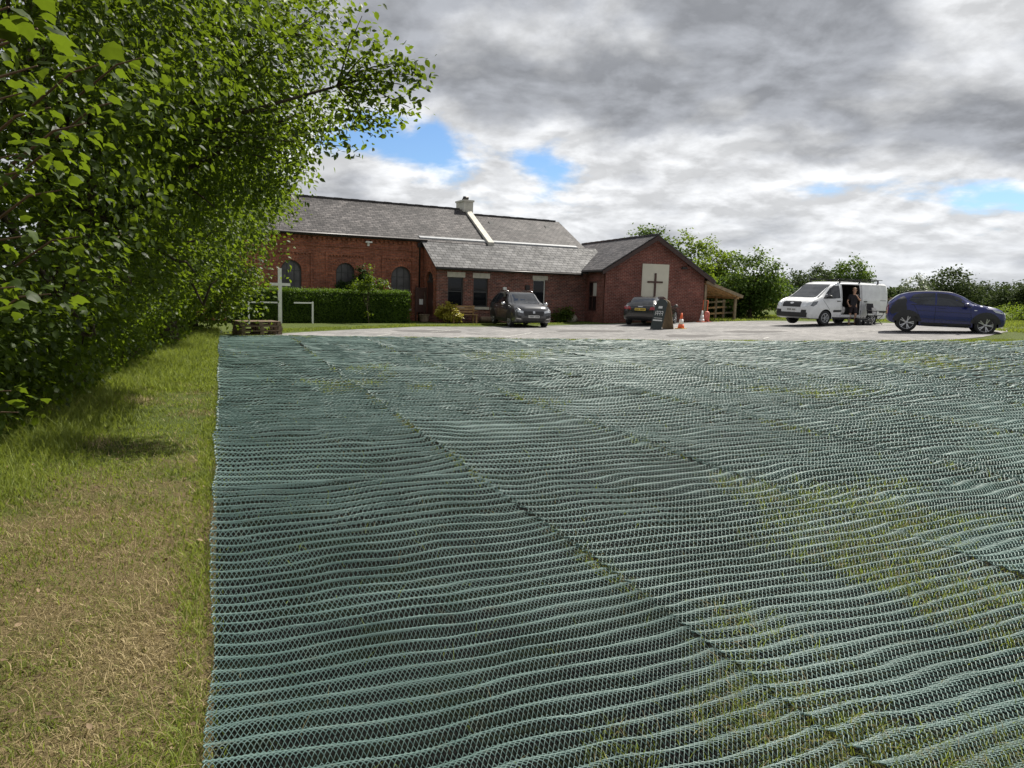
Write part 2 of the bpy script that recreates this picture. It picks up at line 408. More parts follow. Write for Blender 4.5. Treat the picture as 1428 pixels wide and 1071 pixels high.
def tag(o, label=None, cat=None, group=None, kind=None):
    if label: o['label'] = label
    if cat: o['category'] = cat
    if group: o['group'] = group
    if kind: o['kind'] = kind
    return o
def empty(name, loc, rz=0, label=None, cat=None, group=None):
    o = bpy.data.objects.new(name, None); COL.objects.link(o); o.empty_display_size = .2
    o.location = loc; o.rotation_euler = (0, 0, rz); return tag(o, label, cat, group)
def np_mesh(name, V, F, m, parent=None, rnd=None, smooth=False):
    V = np.ascontiguousarray(V, np.float32).reshape(-1, 3); F = np.ascontiguousarray(F, np.int32); k = F.shape[1]
    me = bpy.data.meshes.new(name); me.vertices.add(len(V)); me.vertices.foreach_set('co', V.ravel())
    me.loops.add(F.size); me.loops.foreach_set('vertex_index', F.ravel())
    me.polygons.add(len(F)); me.polygons.foreach_set('loop_start', np.arange(0, F.size, k, dtype=np.int32))
    if smooth: me.polygons.foreach_set('use_smooth', np.ones(len(F), bool))
    me.update(calc_edges=True)
    if rnd is not None:
        a = me.attributes.new('rnd', 'FLOAT', 'POINT'); a.data.foreach_set('value', np.ascontiguousarray(rnd, np.float32))
    return link(name, me, m, parent)
def unit(v): return v/np.maximum(np.linalg.norm(v, axis=-1, keepdims=True), 1e-9)
LEAF_LOBED = np.array([(0,.25,.0), (0,0,.0), (.18,.05,-.02), (.44,.14,-.06), (.42,.36,-.03), (.44,.58,-.07), (.25,.72,-.03), (0,1.0,-.08),
                       (-.25,.72,-.03), (-.44,.58,-.07), (-.42,.36,-.03), (-.44,.14,-.06), (-.18,.05,-.02)], float)
LEAF_LOBED_F = np.array([(0, i, i+1) for i in range(1, 12)] + [(0, 12, 1)])
LEAF_OVAL = np.array([(0,0,0), (.26,.22,.05), (.30,.55,.04), (0,1,-.06), (-.30,.55,.04), (-.26,.22,.05), (0,.5,-.03)], float)
LEAF_OVAL_F = np.array([(6,0,1), (6,1,2), (6,2,3), (6,3,4), (6,4,5), (6,5,0)])
LEAF_FOLD = np.array([(0,0,0), (.34,.45,.08), (0,1,-.04), (-.34,.45,.08)], float)
LEAF_FOLD_F = np.array([(0,1,2), (0,2,3)])
def scatter(P, Nrm, size, tv, tf, tang=None):
    k = len(P); z = unit(Nrm)
    t = rng.normal(size=(k, 3)) if tang is None else tang
    y = unit(t - (t*z).sum(1, keepdims=True)*z); x = np.cross(y, z)
    Rm = np.stack([x, y, z], 2)
    V = np.einsum('kij,nj->kni', Rm, tv)*np.asarray(size)[:, None, None] + P[:, None, :]
    F = (tf[None] + (np.arange(k)*len(tv))[:, None, None]).reshape(-1, 3)
    return V.reshape(-1, 3), F, np.repeat(rng.random(k), len(tv))

# ================================================================== the ground
def axis(lims):
    out = []
    for a, b, st in lims: out += list(np.arange(a, b, st))
    return np.array(out + [lims[-1][1]])
gx = axis([(-900,-100,100), (-100,-30,10), (-30,30,.6), (30,100,10), (100,900,100)])
gy = axis([(-40,-4,6), (-4,50,.6), (50,100,10), (100,1500,100)])
XX, YY = np.meshgrid(gx, gy)
V = np.stack([XX, YY, gz(XX, YY)], -1).reshape(-1, 3); nx = len(gx)
F = np.array([(j*nx+i, j*nx+i+1, (j+1)*nx+i+1, (j+1)*nx+i) for j in range(len(gy)-1) for i in range(nx-1)])
tag(np_mesh('ground', V, F, 'ground', smooth=True), 'grassy ground sloping gently up to one side', kind='structure')

def sheet(name, pts, m, dz, parent=None, maxlen=1.2):       # a sheet laid on the terrain inside a polygon
    bm = bmesh.new(); bm.faces.new([bm.verts.new((p[0], p[1], 0)) for p in pts])
    bmesh.ops.triangulate(bm, faces=bm.faces[:])
    for _ in range(7):
        es = [e for e in bm.edges if e.calc_length() > maxlen]
        if not es: break
        bmesh.ops.subdivide_edges(bm, edges=es, cuts=1); bmesh.ops.triangulate(bm, faces=bm.faces[:])
    for v in bm.verts: v.co.z = G(v.co.x, v.co.y) + dz
    bmesh.ops.recalc_face_normals(bm, faces=bm.faces)
    if sum(f.normal.z for f in bm.faces) < 0: bmesh.ops.reverse_faces(bm, faces=bm.faces)
    me = bpy.data.meshes.new(name); bm.to_mesh(me); bm.free()
    return link(name, me, m, parent)
tar_px = [(372,468), (520,470), (700,472.5), (860,474.5), (1000,475.5), (1180,476.5), (1330,475), (1385,468), (1412,461), (1395,456), (1290,452.5),
          (1200,449.5), (1075,447.6), (990,448.5), (905,450.5), (800,453.5), (660,456), (585,456), (500,459.5), (400,465)]
tar = [ground(*p) for p in tar_px]
tp = []
for i, p in enumerate(tar):
    q2 = tar[(i+1) % len(tar)]; k = max(2, int((q2-p).length/.5))
    nrm_ = Vector((-(q2-p).y, (q2-p).x, 0)).normalized()
    for j in range(k):
        t = j/k; c = p.lerp(q2, t); tp.append(c + nrm_*((float(fnoise(c.x*1.3, c.y*1.3))-.5)*.35))
tag(sheet('car_park', tp, 'tarmac', .012), 'worn grey tarmac car park', kind='structure')
for cxp, cyp, wd_ in ((820, 462, 1.6), (1050, 463, 1.1), (600, 462.5, 1.2), (960, 469, .9)):      # dark repair patches
    c = ground(cxp, cyp); pts_ = [c + Vector((wd_*math.cos(t)*(.8+.5*random.random()), .8*math.sin(t)*(.8+.5*random.random()), 0)) for t in np.linspace(0, 6.28, 11)[:-1]]
    tag(sheet('tarmac_patch', pts_, 'tarmac_dark', .016, None, .6), 'darker repaired patch in the tarmac', kind='structure')
cp_lines = [((703,471.3), (741,465)), ((527,469.3), (546,466.2)), ((1064,473.3), (1072,471.2)), ((760,464.6),(778,463.4)), ((600,463.6),(640,460.6)), ((1195,464),(1225,461.4))]
for a, b in cp_lines:
    A, B = ground(*a), ground(*b); d = (B-A).normalized(); s = Vector((-d.y, d.x, 0))*.05
    o = sheet('parking_line', [A-s, B-s, B+s, A+s], 'line', .021, None, .5)
    tag(o, 'faded white painted line on the tarmac', None, kind='structure')

# ================================================================== mesh mats
E0, E1 = ground(282, 1071), ground(305.5, 470)
eb = (E1-E0); eb.z = 0; eb.normalize(); ea = Vector((eb.y, -eb.x, 0))
A0 = E0.dot(ea)                                     # signed offset of the left edge from the camera
MW = 2.10
endp = [ground(*p) for p in ((306,469.6), (520,471.5), (700,474), (900,476), (1100,477.5), (1428,478))]
e_a = np.array([p.dot(ea) for p in endp]); e_b = np.array([p.dot(eb) for p in endp])
def b_end(a): return np.interp(a, e_a, e_b) + .1*np.sin(a*5.0)
SPLIT = ground(300, 690).dot(eb)
def lam_phase(b):                                    # integral of 2 pi / wavelength(b): ripples lengthen with the slackening of the rolls
    bb = np.linspace(-6, 40, 4600); lam = np.interp(bb, [0, 2.7, 3.7, 4.9, 8.2, 13.5, 24], [.100, .106, .124, .155, .235, .42, .75])
    ph = np.cumsum(2*np.pi/lam)*(bb[1]-bb[0]); return np.interp(b, bb, ph)
def mat_height(a, b, sd):
    warp = (fnoise(a*.55+sd*7.1, b*.38+sd*3.3, 3)-.5)*11 + (fnoise(a*1.5+sd, b*1.3+9, 3)-.5)*7.5
    big = (fnoise(a*.8+3, b*.8+sd, 2)-.5)
    ph = lam_phase(b) + warp*np.interp(b, [2, 6, 14], [1.25, 1.25, 1.1]) + sd*1.9
    amp = np.interp(b, [2, 2.7, 3.7, 5, 8, 14, 22], [.0210, .0215, .0235, .0260, .0290, .0290, .0290])
    flat = np.clip((fnoise(a*.33+sd*2.7+40, b*.30+11, 2)-.20)*2.6, np.interp(b, [4, 9], [.6, .4]), 1.05)
    flat = flat*(.40+1.2*fnoise(a*1.1+sd, b*2.2+3, 2))
    h = amp*flat*(np.sin(ph)+.22*np.sin(2*ph+.7))
    return np.maximum(h + amp*.95 + .035*np.maximum(big, -.2)+.006, .004)
def cross_strands(a0, a1, b0, fn, c, step, wd, ht, sd, per):      # rows of strands across the roll, each zigzagging so that neighbours touch: a net of small loops
    Vs, Fs, Rs = [], [], []; off = 0
    aa = np.linspace(a0, a1, int((a1-a0)/step)+1); be_ = np.array([fn(x) for x in aa])
    for k, b_ in enumerate(np.arange(b0, be_.max(), c)):
        a = aa[be_ > b_]
        if len(a) < 2: continue
        n = len(a); edge = (fnoise(np.array([b_*.9+sd*3]), np.array([2.0+sd]), 4)[0]-.5)*.10
        b = b_ + per[1]*c*(1 if k % 2 else -1)*np.where(np.arange(n) % 2 == 0, 1.0, -1.0) + .3*c*(fnoise(a*7, np.full(n, b_*9), 2)-.5)
        a = a + edge
        de = np.minimum(a-a0, a1-a); lift = .014*np.exp(-np.maximum(de, 0)/.10)*(.4+1.6*fnoise(b*1.7+sd, a, 2))
        X = ea.x*a + eb.x*b; Y = ea.y*a + eb.y*b; C = np.stack([X, Y, gz(X, Y) + mat_height(a, b, sd) + lift], 1)
        nr = np.array([eb.x, eb.y, 0])*wd*.66; up_ = np.array([0, 0, ht])*(.75+.5*_tab[(np.arange(n)*7+k*13) % 256, k % 256])[:, None]
        Vs.append(np.stack([C-nr*1.15, C-nr*.8+up_, C+nr*.8+up_, C+nr*1.15], 1).reshape(-1, 3))
        i = np.arange(n-1)*4 + off
        Fs += [np.stack([i, i+4, i+5, i+1], 1), np.stack([i+1, i+5, i+6, i+2], 1), np.stack([i+2, i+6, i+7, i+3], 1)]
        Rs.append(np.repeat(fnoise(a*6, np.full(n, b_*9.0), 2), 4)); off += n*4
    return Vs, Fs, Rs, off
nth = ['second', 'third', 'fourth', 'fifth', 'sixth', 'seventh', 'eighth', 'ninth', 'tenth', 'eleventh', 'twelfth']
def make_mat(i, bs, be, sd, label):
    a0 = A0 + i*MW + .006; a1 = A0 + (i+1)*MW - .006
    am = (a0+a1)/2
    cut = []                                           # (b, cell, step, width, height)
    r = lambda rr: math.sqrt(max(rr*rr-am*am, 0))
    lods = [(0, r(3.5), .0150, .0200/2, .0024, .0044, (0, .47)), (r(3.5), r(4.8), .0185, .0250/2, .0030, .0053, (0, .46)), (r(4.8), r(6.6), .0230, .0310/2, .0037, .0065, (0, .45)),
            (r(6.6), r(9), .0290, .0400/2, .0047, .0080, (0, .42)), (r(9), r(12), .0370, .0540/2, .0060, .0098, (0, .36)), (r(12), r(16), .049, .074/2, .0078, .0120, (0, .25)), (r(16), 99, .066, .09, .0105, .0155, (0, .12))]
    Vs, Fs, Rs = [], [], []; off = 0
    for lo, hi, c, st, wd, ht, per in lods:
        lo = max(lo, bs)
        if hi <= lo: continue
        fn = (lambda a, hi=hi: min(hi, be if be is not None else float(b_end(a))))
        if max(fn(a0), fn(a1)) <= lo + .1: continue
        v, f, rr, k = cross_strands(a0, a1, lo, fn, c, st, wd, ht, sd, per)
        if not v: continue
        Vs += v; Fs += [x+off for x in f]; Rs += rr; off += k
    o = np_mesh('ground_mat', np.concatenate(Vs), np.concatenate(Fs), 'mat_mesh', None, np.concatenate(Rs), True)
    tag(o, label, 'mat', 'mesh ground mats rolled out side by side')
N_MAT = 12
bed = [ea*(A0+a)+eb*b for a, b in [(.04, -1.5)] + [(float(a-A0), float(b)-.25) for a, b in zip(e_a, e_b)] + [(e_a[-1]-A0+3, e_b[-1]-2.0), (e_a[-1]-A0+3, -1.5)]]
tag(sheet('soil', bed, 'shaded_soil_bed', .004, None, 1.0), 'soil and thatch under the mesh mats, blackened with painted shade', kind='structure')
for i in range(N_MAT):
    am = A0 + (i+.5)*MW
    bs = max(.62*am - 2.6, 1.2 - .36*am*.5, .3)
    if i == 0:
        make_mat(0, bs, SPLIT+.03, 0, 'short green mesh mat strip beside the brown worn verge grass')
        make_mat(0, SPLIT-.02, None, 20, 'long green mesh mat strip along the verge running up to the wooden pallet')
    else:
        make_mat(i, bs, None, i, f'{nth[i-1]} green mesh mat strip counting from the grass verge')

# ================================================================== grass
BL = np.array([(-.5,0,0), (.5,0,0), (.32,.0,.5), (0,.0,1.0), (-.32,.0,.5)], float)
def blades(name, X, Y, hgt, wid, lean, m, label, base_dz=0.0):
    k = len(X); Z = gz(X, Y) + base_dz
    az = rng.random(k)*2*np.pi; la = rng.random(k)*2*np.pi; ln = lean*(.3+rng.random(k))
    ca, sa = np.cos(az), np.sin(az)
    V = np.zeros((k, 5, 3))
    for j, (bx, _, bz) in enumerate(BL):
        sag = bz**1.7*ln
        V[:, j, 0] = X + bx*wid*ca + np.cos(la)*sag*hgt
        V[:, j, 1] = Y + bx*wid*sa + np.sin(la)*sag*hgt
        V[:, j, 2] = Z + bz*hgt*np.sqrt(np.maximum(1-.6*ln*ln*bz, .12))
    o5 = (np.arange(k)*5)[:, None]
    F = np.concatenate([o5+np.array([[0,1,2]]), o5+np.array([[0,2,4]]), o5+np.array([[4,2,3]])], 0)
    o = np_mesh(name, V, F, m, None, np.repeat(rng.random(k), 5))
    return tag(o, label, 'grass', kind='stuff')
def side_a(X, Y): return X*ea.x + Y*ea.y - A0                 # >0 on the mats
HEDGE = [ground(*p) for p in ((0,612), (60,575), (130,535), (200,497), (255,473), (300,463))]
hy = [-3.0] + [p.y for p in HEDGE]; hx = [HEDGE[0].x+2.4] + [p.x for p in HEDGE]
def hedge_x(Y): return np.interp(Y, hy, hx)
def verge_pts(n, y0, y1, pw):
    Y = y0 + (y1-y0)*rng.random(n)**pw; xm = A0/ea.x + (A0*0) + (-Y*ea.y + A0)/ea.x - A0/ea.x
    X1 = (A0 - Y*ea.y)/ea.x; X0 = np.minimum(hedge_x(Y)-1.6, X1-.6)
    X0 = np.maximum(X0, -.80*Y-1.2)
    X = X0 + (X1-X0)*rng.random(n); return X, Y
X, Y = verge_pts(110000, 1.5, 12, 1.5)
tall = np.clip((hedge_x(Y)+1.35+.5*(fnoise(X*1.5, Y*1.5)-.5) - X)/.8, 0, 1)
dryf = .5+1.25*(fnoise(X*1.1+3, Y*1.1, 3)-.5) + .7*(fnoise(X*4.1+3, Y*4.1, 2)-.5) + np.interp(Y, [2, 2.5, 3.6, 5, 8], [-.16, -.03, .02, -.09, -.20]) - .3*tall
thin = rng.random(len(X)) < np.clip(.25+1.6*fnoise(X*2.3+9, Y*2.3, 3)-.45+tall, .12, 1)
isd = (dryf + .5*(rng.random(len(X))-.5) > .50)
h = (.012 + .020*rng.random(len(X)))*(1+.8*fnoise(X*3, Y*3)) + .14*tall*(.4+.8*rng.random(len(X)))
s = isd & thin
blades('dry_grass', X[s], Y[s], h[s]*1.15*(.5+1.2*rng.random(s.sum())), (.0025+.0012*Y[s]*.35)*(.6+1.1*rng.random(s.sum())), 1.2, 'blade_dry', 'dry straw coloured mown grass on the verge')
s = ~isd & thin
blades('verge_grass', X[s], Y[s], h[s]*1.1*(.5+1.1*rng.random(s.sum())), (.0035+.0015*Y[s]*.35)*(.6+1.2*rng.random(s.sum())), .85, 'blade', 'green grass on the verge, tall under the trees')
n = 62000; X, Y = verge_pts(n, 1.6, 5.2, 1.25); tone = fnoise(X*2.6+20, Y*2.6, 3) + .35*(rng.random(n)-.5)
for nm_, sel, m_, lb in (('stubble', tone > .5, 'blade_dry', 'short dry stubble matted on the worn verge'), ('short_grass', tone <= .5, 'blade', 'short green shoots among the stubble of the verge')):
    blades(nm_, X[sel], Y[sel], .010+.022*rng.random(sel.sum()), .002+.0025*rng.random(sel.sum()), 1.3, m_, lb)
# long straw stalks lying about
n = 3200; X, Y = verge_pts(n, 1.5, 7, 1.3)
blades('straw', X, Y, .05+.07*rng.random(n), .0035, 1.55, 'blade_dry', 'loose straw stalks lying on the verge', .012)
n = 9000; b_ = 1.8+20*rng.random(n)**1.5; a_ = A0 - .06 + .05*rng.normal(size=n)
kp_ = rng.random(n) < np.clip((fnoise(b_*1.6, b_*0+4, 3)-.3)*3, .1, 1); a_, b_ = a_[kp_], b_[kp_]
X, Y = ea.x*a_+eb.x*b_, ea.y*a_+eb.y*b_
blades('mat_edge_grass', X, Y, .03+.05*rng.random(len(X)), .0035+.0008*b_, .9, 'blade', 'ragged grass overhanging the long edge of the mats')
n = 700; X, Y = verge_pts(n, 1.6, 9, 1.3); Z = gz(X, Y)+.018+.01*rng.random(n)
V, F, r_ = scatter(np.stack([X, Y, Z], 1), rng.normal(size=(n, 3))*.35+np.array([0, 0, 1]), .012+.035*rng.random(n)**2.5, LEAF_OVAL, LEAF_OVAL_F)
tag(np_mesh('leaf_litter', V, F, 'litter', None, r_), 'dead brown leaves and crumbs of bark lying in the verge grass', 'leaf litter', kind='stuff')
X, Y = verge_pts(42000, 11, 26, 1.1)
tall = np.clip((hedge_x(Y)+1.6 - X)/.8, 0, 1); keep = side_a(X, Y) < -.02
h = (.035+.03*rng.random(len(X))) + .17*tall*(.4+.8*rng.random(len(X)))
blades('far_verge_grass', X[keep], Y[keep], h[keep], np.full(keep.sum(), .016), .7, 'blade', 'green verge grass leading to the pallet')
# grass growing up through the mats, in patches
n = 420000
Y = 1.8 + 21*rng.random(n)**1.35; X = -.40*Y + (1.25*Y)*rng.random(n)
a_ = side_a(X, Y); b_ = X*eb.x + Y*eb.y
pat = fnoise(X*.42+31, Y*.42+7, 3) + .35*(fnoise(X*2.2, Y*2.2, 2)-.5) + np.interp(X, [-2, 2, 9], [-.055, .0, .055])
spots = [(1400,570,1.1,.20), (1400,640,.9,.16), (1010,850,.28,.22), (1130,1005,.22,.20), (1300,850,.35,.14), (960,540,1.3,.10), (1290,600,1.0,.14), (420,600,.8,.10), (900,610,.7,.12), (640,905,.25,.14), (720,690,.5,.08), (1180,800,.4,.12), (1020,480,2.0,.16), (790,620,.5,.1)]
for sx, sy, sr, am in spots:
    p = ground(sx, sy); pat = pat + am*np.exp(-((X-p.x)**2+((Y-p.y)/1.0)**2)/sr**2)
keep = (a_ > .03) & (b_ < b_end(a_+A0)-.05) & (rng.random(n) < np.clip((pat-.68)*2.6, .003, .36))
seam = np.abs(((a_+MW/2) % MW) - MW/2) < .05
keep |= (a_ > .3) & (b_ < b_end(a_+A0)) & seam & (rng.random(n) < .5*np.clip((fnoise(X*1.7, Y*1.7+50)-.46)*6, 0, 1))
X, Y = X[keep], Y[keep]; k = len(X)
d_ = np.hypot(X, Y)
dr = rng.random(k) < .3
hh = (.050+.055*rng.random(k))*np.interp(d_, [3, 10], [1.0, 1.25])
blades('mat_grass', X[~dr], Y[~dr], hh[~dr], np.maximum(.003, .0012*d_[~dr]), .9, 'blade', 'green grass tufts growing through the mesh mats')
blades('mat_dry_grass', X[dr], Y[dr], hh[dr], np.maximum(.003, .0010*d_[dr]), 1.0, 'blade_dry', 'dry grass tufts growing through the mesh mats')
# fringe between mats and tarmac, strip before the clipped hedge, lawns
def fringe(name, pxs, n, dep, hgt, wid, m, label):
    pts = [ground(*p) for p in pxs]; seg = np.array([(q2-p).length for p, q2 in zip(pts, pts[1:])]); cum = np.concatenate([[0], np.cumsum(seg)])
    t = rng.random(n)*cum[-1]
    X = np.interp(t, cum, [p.x for p in pts]); Y = np.interp(t, cum, [p.y for p in pts]) + (rng.random(n)-.5)*dep
    keep = rng.random(n) < np.clip((fnoise(X*.9+2, Y*.9, 3)-.34)*3.2, .06, 1)
    blades(name, X[keep], Y[keep], hgt*(.5+rng.random(keep.sum())), np.full(keep.sum(), wid), .7, m, label)
fringe('edge_grass', [(330,469), (520,471), (700,473.5), (860,475.2), (1000,476.2), (1180,477.2), (1330,476), (1428,474)], 26000, .9, .045, .02, 'blade', 'uneven grass fringe between the mats and the tarmac')
fringe('strip_grass', [(325,463), (400,461), (500,457.2), (575,454.2)], 16000, 2.6, .06, .022, 'blade', 'mown grass strip before the clipped hedge')
fringe('lawn_grass', [(975,446), (1040,443), (1090,442.5), (1240,446)], 16000, 7.0, .09, .05, 'blade', 'sunlit grass around the timber fence and white van')
fringe('right_grass', [(1395,462), (1428,456), (1460,450)], 12000, 6.0, .09, .035, 'blade', 'long grass beside the blue car')
fringe('wall_grass', [(575,454.5), (650,453.5), (700,452.5), (800,450.8), (905,448.6), (985,446.6)], 9000, .8, .06, .025, 'blade', 'grass along the foot of the brick walls')

# ================================================================== the brick chapel with its lean-to and gabled wing
def wall(name, outer, holes, y, reveal, m, parent, flip=False):
    """wall face in the local xz plane at y with holes; reveals go to y+reveal"""
    loops = [outer] + holes
    pts = [p for l in loops for p in l]
    tri = tessellate_polygon([[Vector((p[0], p[1], 0)) for p in l] for l in loops])
    b = MB(); b.add([(p[0], y, p[1]) for p in pts], [tuple(t) for t in tri], [[pts[k] for k in t] for t in tri])
    for hl in holes + [outer]:
        n = len(hl)
        for i in range(n):
            p, q2 = hl[i], hl[(i+1) % n]; l = math.dist(p, q2)
            b.quad((p[0], y, p[1]), (q2[0], y, q2[1]), (q2[0], y+reveal, q2[1]), (p[0], y+reveal, p[1]), [(0, p[1]), (l, p[1]), (l, p[1]+reveal), (0, p[1]+reveal)])
    return b.obj(name, m, parent)
def rect(x0, x1, z0, z1): return [(x0, z0), (x1, z0), (x1, z1), (x0, z1)]
def arch(x0, x1, z0, z1, n=10):
    r = (x1-x0)/2; cx = (x0+x1)/2; zs = z1-r
    return [(x0, z0), (x1, z0)] + [(cx + r*math.cos(math.pi*k/n), zs + r*math.sin(math.pi*k/n)) for k in range(n+1)]
def slab(name, a, b, c, d, th, m, parent):       # roof plane a-b (eave, left to right) c-d (ridge, right to left) with thickness
    a, b, c, d = map(Vector, (a, b, c, d)); nrm = (b-a).cross(d-a).normalized()
    if nrm.z < 0: nrm = -nrm
    u = (b-a).normalized(); vv = (d-a) - u*(d-a).dot(u); vv.normalize()
    P = [a, b, c, d]; uv = [((p-a).dot(u)+.07, (p-a).dot(vv)+.03) for p in P]
    mb = MB(); mb.quad(*[p+nrm*th for p in P], uv); mb.quad(*reversed(P), list(reversed(uv)))
    for i in range(4):
        j = (i+1) % 4; mb.quad(P[i], P[j], P[j]+nrm*th, P[i]+nrm*th, [(0, 0), (1, 0), (1, .05), (0, .05)])
    return mb.obj(name, m, parent)
FB = Frame(ground(608, 449.8), R(62)); fb = FB
chapel = empty('brick_chapel', FB.o, FB.rz(), 'long red brick chapel with slate roofs, arched windows and a lean-to front', 'chapel')
YW, YR = 1.95, 5.05                              # chapel wall plane, ridge plane
xe = fb.on_y(806, 380, 0)[0] + 2.4               # lean-to runs in under the wing roof
ze = fb.on_y(609, 372.6, -.22)[1]; zt = fb.on_y(594, 334, YW)[1]
xr0 = fb.on_y(640, 292.2, YR)[0]; zr = fb.on_y(560, 286.5, YR)[1]
xend = fb.on_y(778.6, 310.8, YR)[0]; zr2 = fb.on_y(720, 305.8, YR)[1]
xp = fb.on_y(677.6, 334.5, YW)[0]                # parapet position along the roof
XL = -16.0
print('chapel', ze, zt, zr, zr2, xp, xr0, xend, xe)
# lean-to front wall with its openings
def wpx(x0, x1, y0, y1, yy=0):
    a = fb.on_y(x0, y1, yy); b = fb.on_y(x1, y0, yy); c = fb.on_y((x0+x1)/2, y1, yy)[1]; d = fb.on_y((x0+x1)/2, y0, yy)[1]
    return a[0], b[0], c, d
W1 = wpx(624, 646.5, 386.5, 427.5); W2 = wpx(659.5, 681, 388, 428); D3 = wpx(742, 761, 390.5, 446)
D3 = (D3[0], D3[1], .06, D3[3])
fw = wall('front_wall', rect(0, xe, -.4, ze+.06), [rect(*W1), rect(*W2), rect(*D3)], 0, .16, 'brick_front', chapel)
def win(parent, x0, x1, z0, z1, y, fm, gm, cols=1, rows=2, fwid=.06, name='window', ratio=None):
    b = MB(); b.box(x0, x0+fwid, y-.03, y+.03, z0, z1); b.box(x1-fwid, x1, y-.03, y+.03, z0, z1)
    b.box(x0+fwid, x1-fwid, y-.03, y+.03, z0, z0+fwid); b.box(x0+fwid, x1-fwid, y-.03, y+.03, z1-fwid, z1)
    for i in range(1, cols): xc = x0+(x1-x0)*i/cols; b.box(xc-.02, xc+.02, y-.024, y+.024, z0+fwid, z1-fwid)
    for i in range(1, rows): zc = z0+(z1-z0)*(ratio or i/rows); b.box(x0+fwid, x1-fwid, y-.026, y+.026, zc-.025, zc+.025)
    o = b.obj(name, fm, parent)
    for i in range(cols):
        for j in range(rows):
            r0 = 0 if j == 0 else (ratio or j/rows); r1 = 1 if j == rows-1 else (ratio or (j+1)/rows)
            xa = x0+(x1-x0)*i/cols+fwid*.4; xb = x0+(x1-x0)*(i+1)/cols-fwid*.4
            MB().box(xa, xb, y-.006, y+.006, z0+(z1-z0)*r0+fwid*.35, z0+(z1-z0)*r1-fwid*.35).obj('pane', gm, o)
    return o
for (x0, x1, z0, z1) in (W1, W2):
    wo_ = win(chapel, x0, x1, z0, z1, .11, 'frame_grey', 'glass', 1, 2, .06, ratio=.52)
    MB().box(x0-.05, x1+.08, -.03, .14, z1, z1+.26).obj('lintel', 'stone_pale', chapel)
    MB().box(x0-.06, x1+.06, -.06, .14, z0-.13, z0).obj('sill', 'stone_pale', chapel)
MB().box(D3[0]-.06, D3[1]+.12, -.03, .14, D3[3], D3[3]+.22).obj('lintel', 'stone_pale', chapel)
dr = win(chapel, *D3, .11, 'white_paint', 'glass', 1, 2, .05, 'glazed_door', .35)
MB().box(-.02, xe, -.012, 0, -.4, .32).obj('plinth', 'brick_front', chapel)
# lean-to end wall with an arched doorway (faces the grass strip)
ew = MB(); oy0, oy1 = .45, 1.50; oz = 2.55
ol = [(0, -.4), (YW, -.4), (YW, zt-.05), (0, ze+.06)]
hole = arch(oy0, oy1, 0.0, oz)
tri = tessellate_polygon([[Vector((*p, 0)) for p in ol], [Vector((*p, 0)) for p in hole]]); pts = ol+hole
ew.add([(0, p[0], p[1]) for p in pts], [tuple(t) for t in tri], [[pts[k] for k in t] for t in tri])
for i in range(len(hole)):
    p, q2 = hole[i], hole[(i+1) % len(hole)]; ew.quad((0, *p), (0, *q2), (.2, *q2), (.2, *p), [(0,0), (.1,0), (.1,.2), (0,.2)])
ew.obj('end_wall', 'brick_old', chapel)
rg = MB(); r_ = (oy1-oy0)/2; cy_ = (oy0+oy1)/2; zs_ = oz-r_
for k in range(11):
    a = math.pi*(k+.05)/11; b_ = math.pi*(k+.95)/11
    q4 = [(cy_+rr*math.cos(t), zs_+rr*math.sin(t)) for rr, t in ((r_, a), (r_+.22, a), (r_+.22, b_), (r_, b_))]
    rg.prism(q4, 'x', -.02, .02)
rg.obj('arch_ring', 'brick_old', chapel)
door = MB().prism([(oy0, 0), (oy1, 0), (oy1, zs_), (oy0, zs_)], 'x', .10, .15).obj('door', 'frame_brown', chapel)
MB().prism(arch(oy0+.05, oy1-.05, zs_+.06, oz-.05), 'x', .12, .13).obj('fanlight_pane', 'glass_grey', door)
fl = MB(); fl.bar((.1, cy_, zs_), (.1, cy_, oz), .05); fl.bar((.1, cy_, zs_), (.1, cy_+.37, zs_+.37), .04); fl.bar((.1, cy_, zs_), (.1, cy_-.37, zs_+.37), .04); fl.bar((.1, oy0, zs_), (.1, oy1, zs_), .08)
fl.obj('fanlight_bar', 'frame_grey', door)
MB().box(.07, .1, oy0+.15, oy0+.19, .95, 1.1).obj('handle', 'chrome', door)
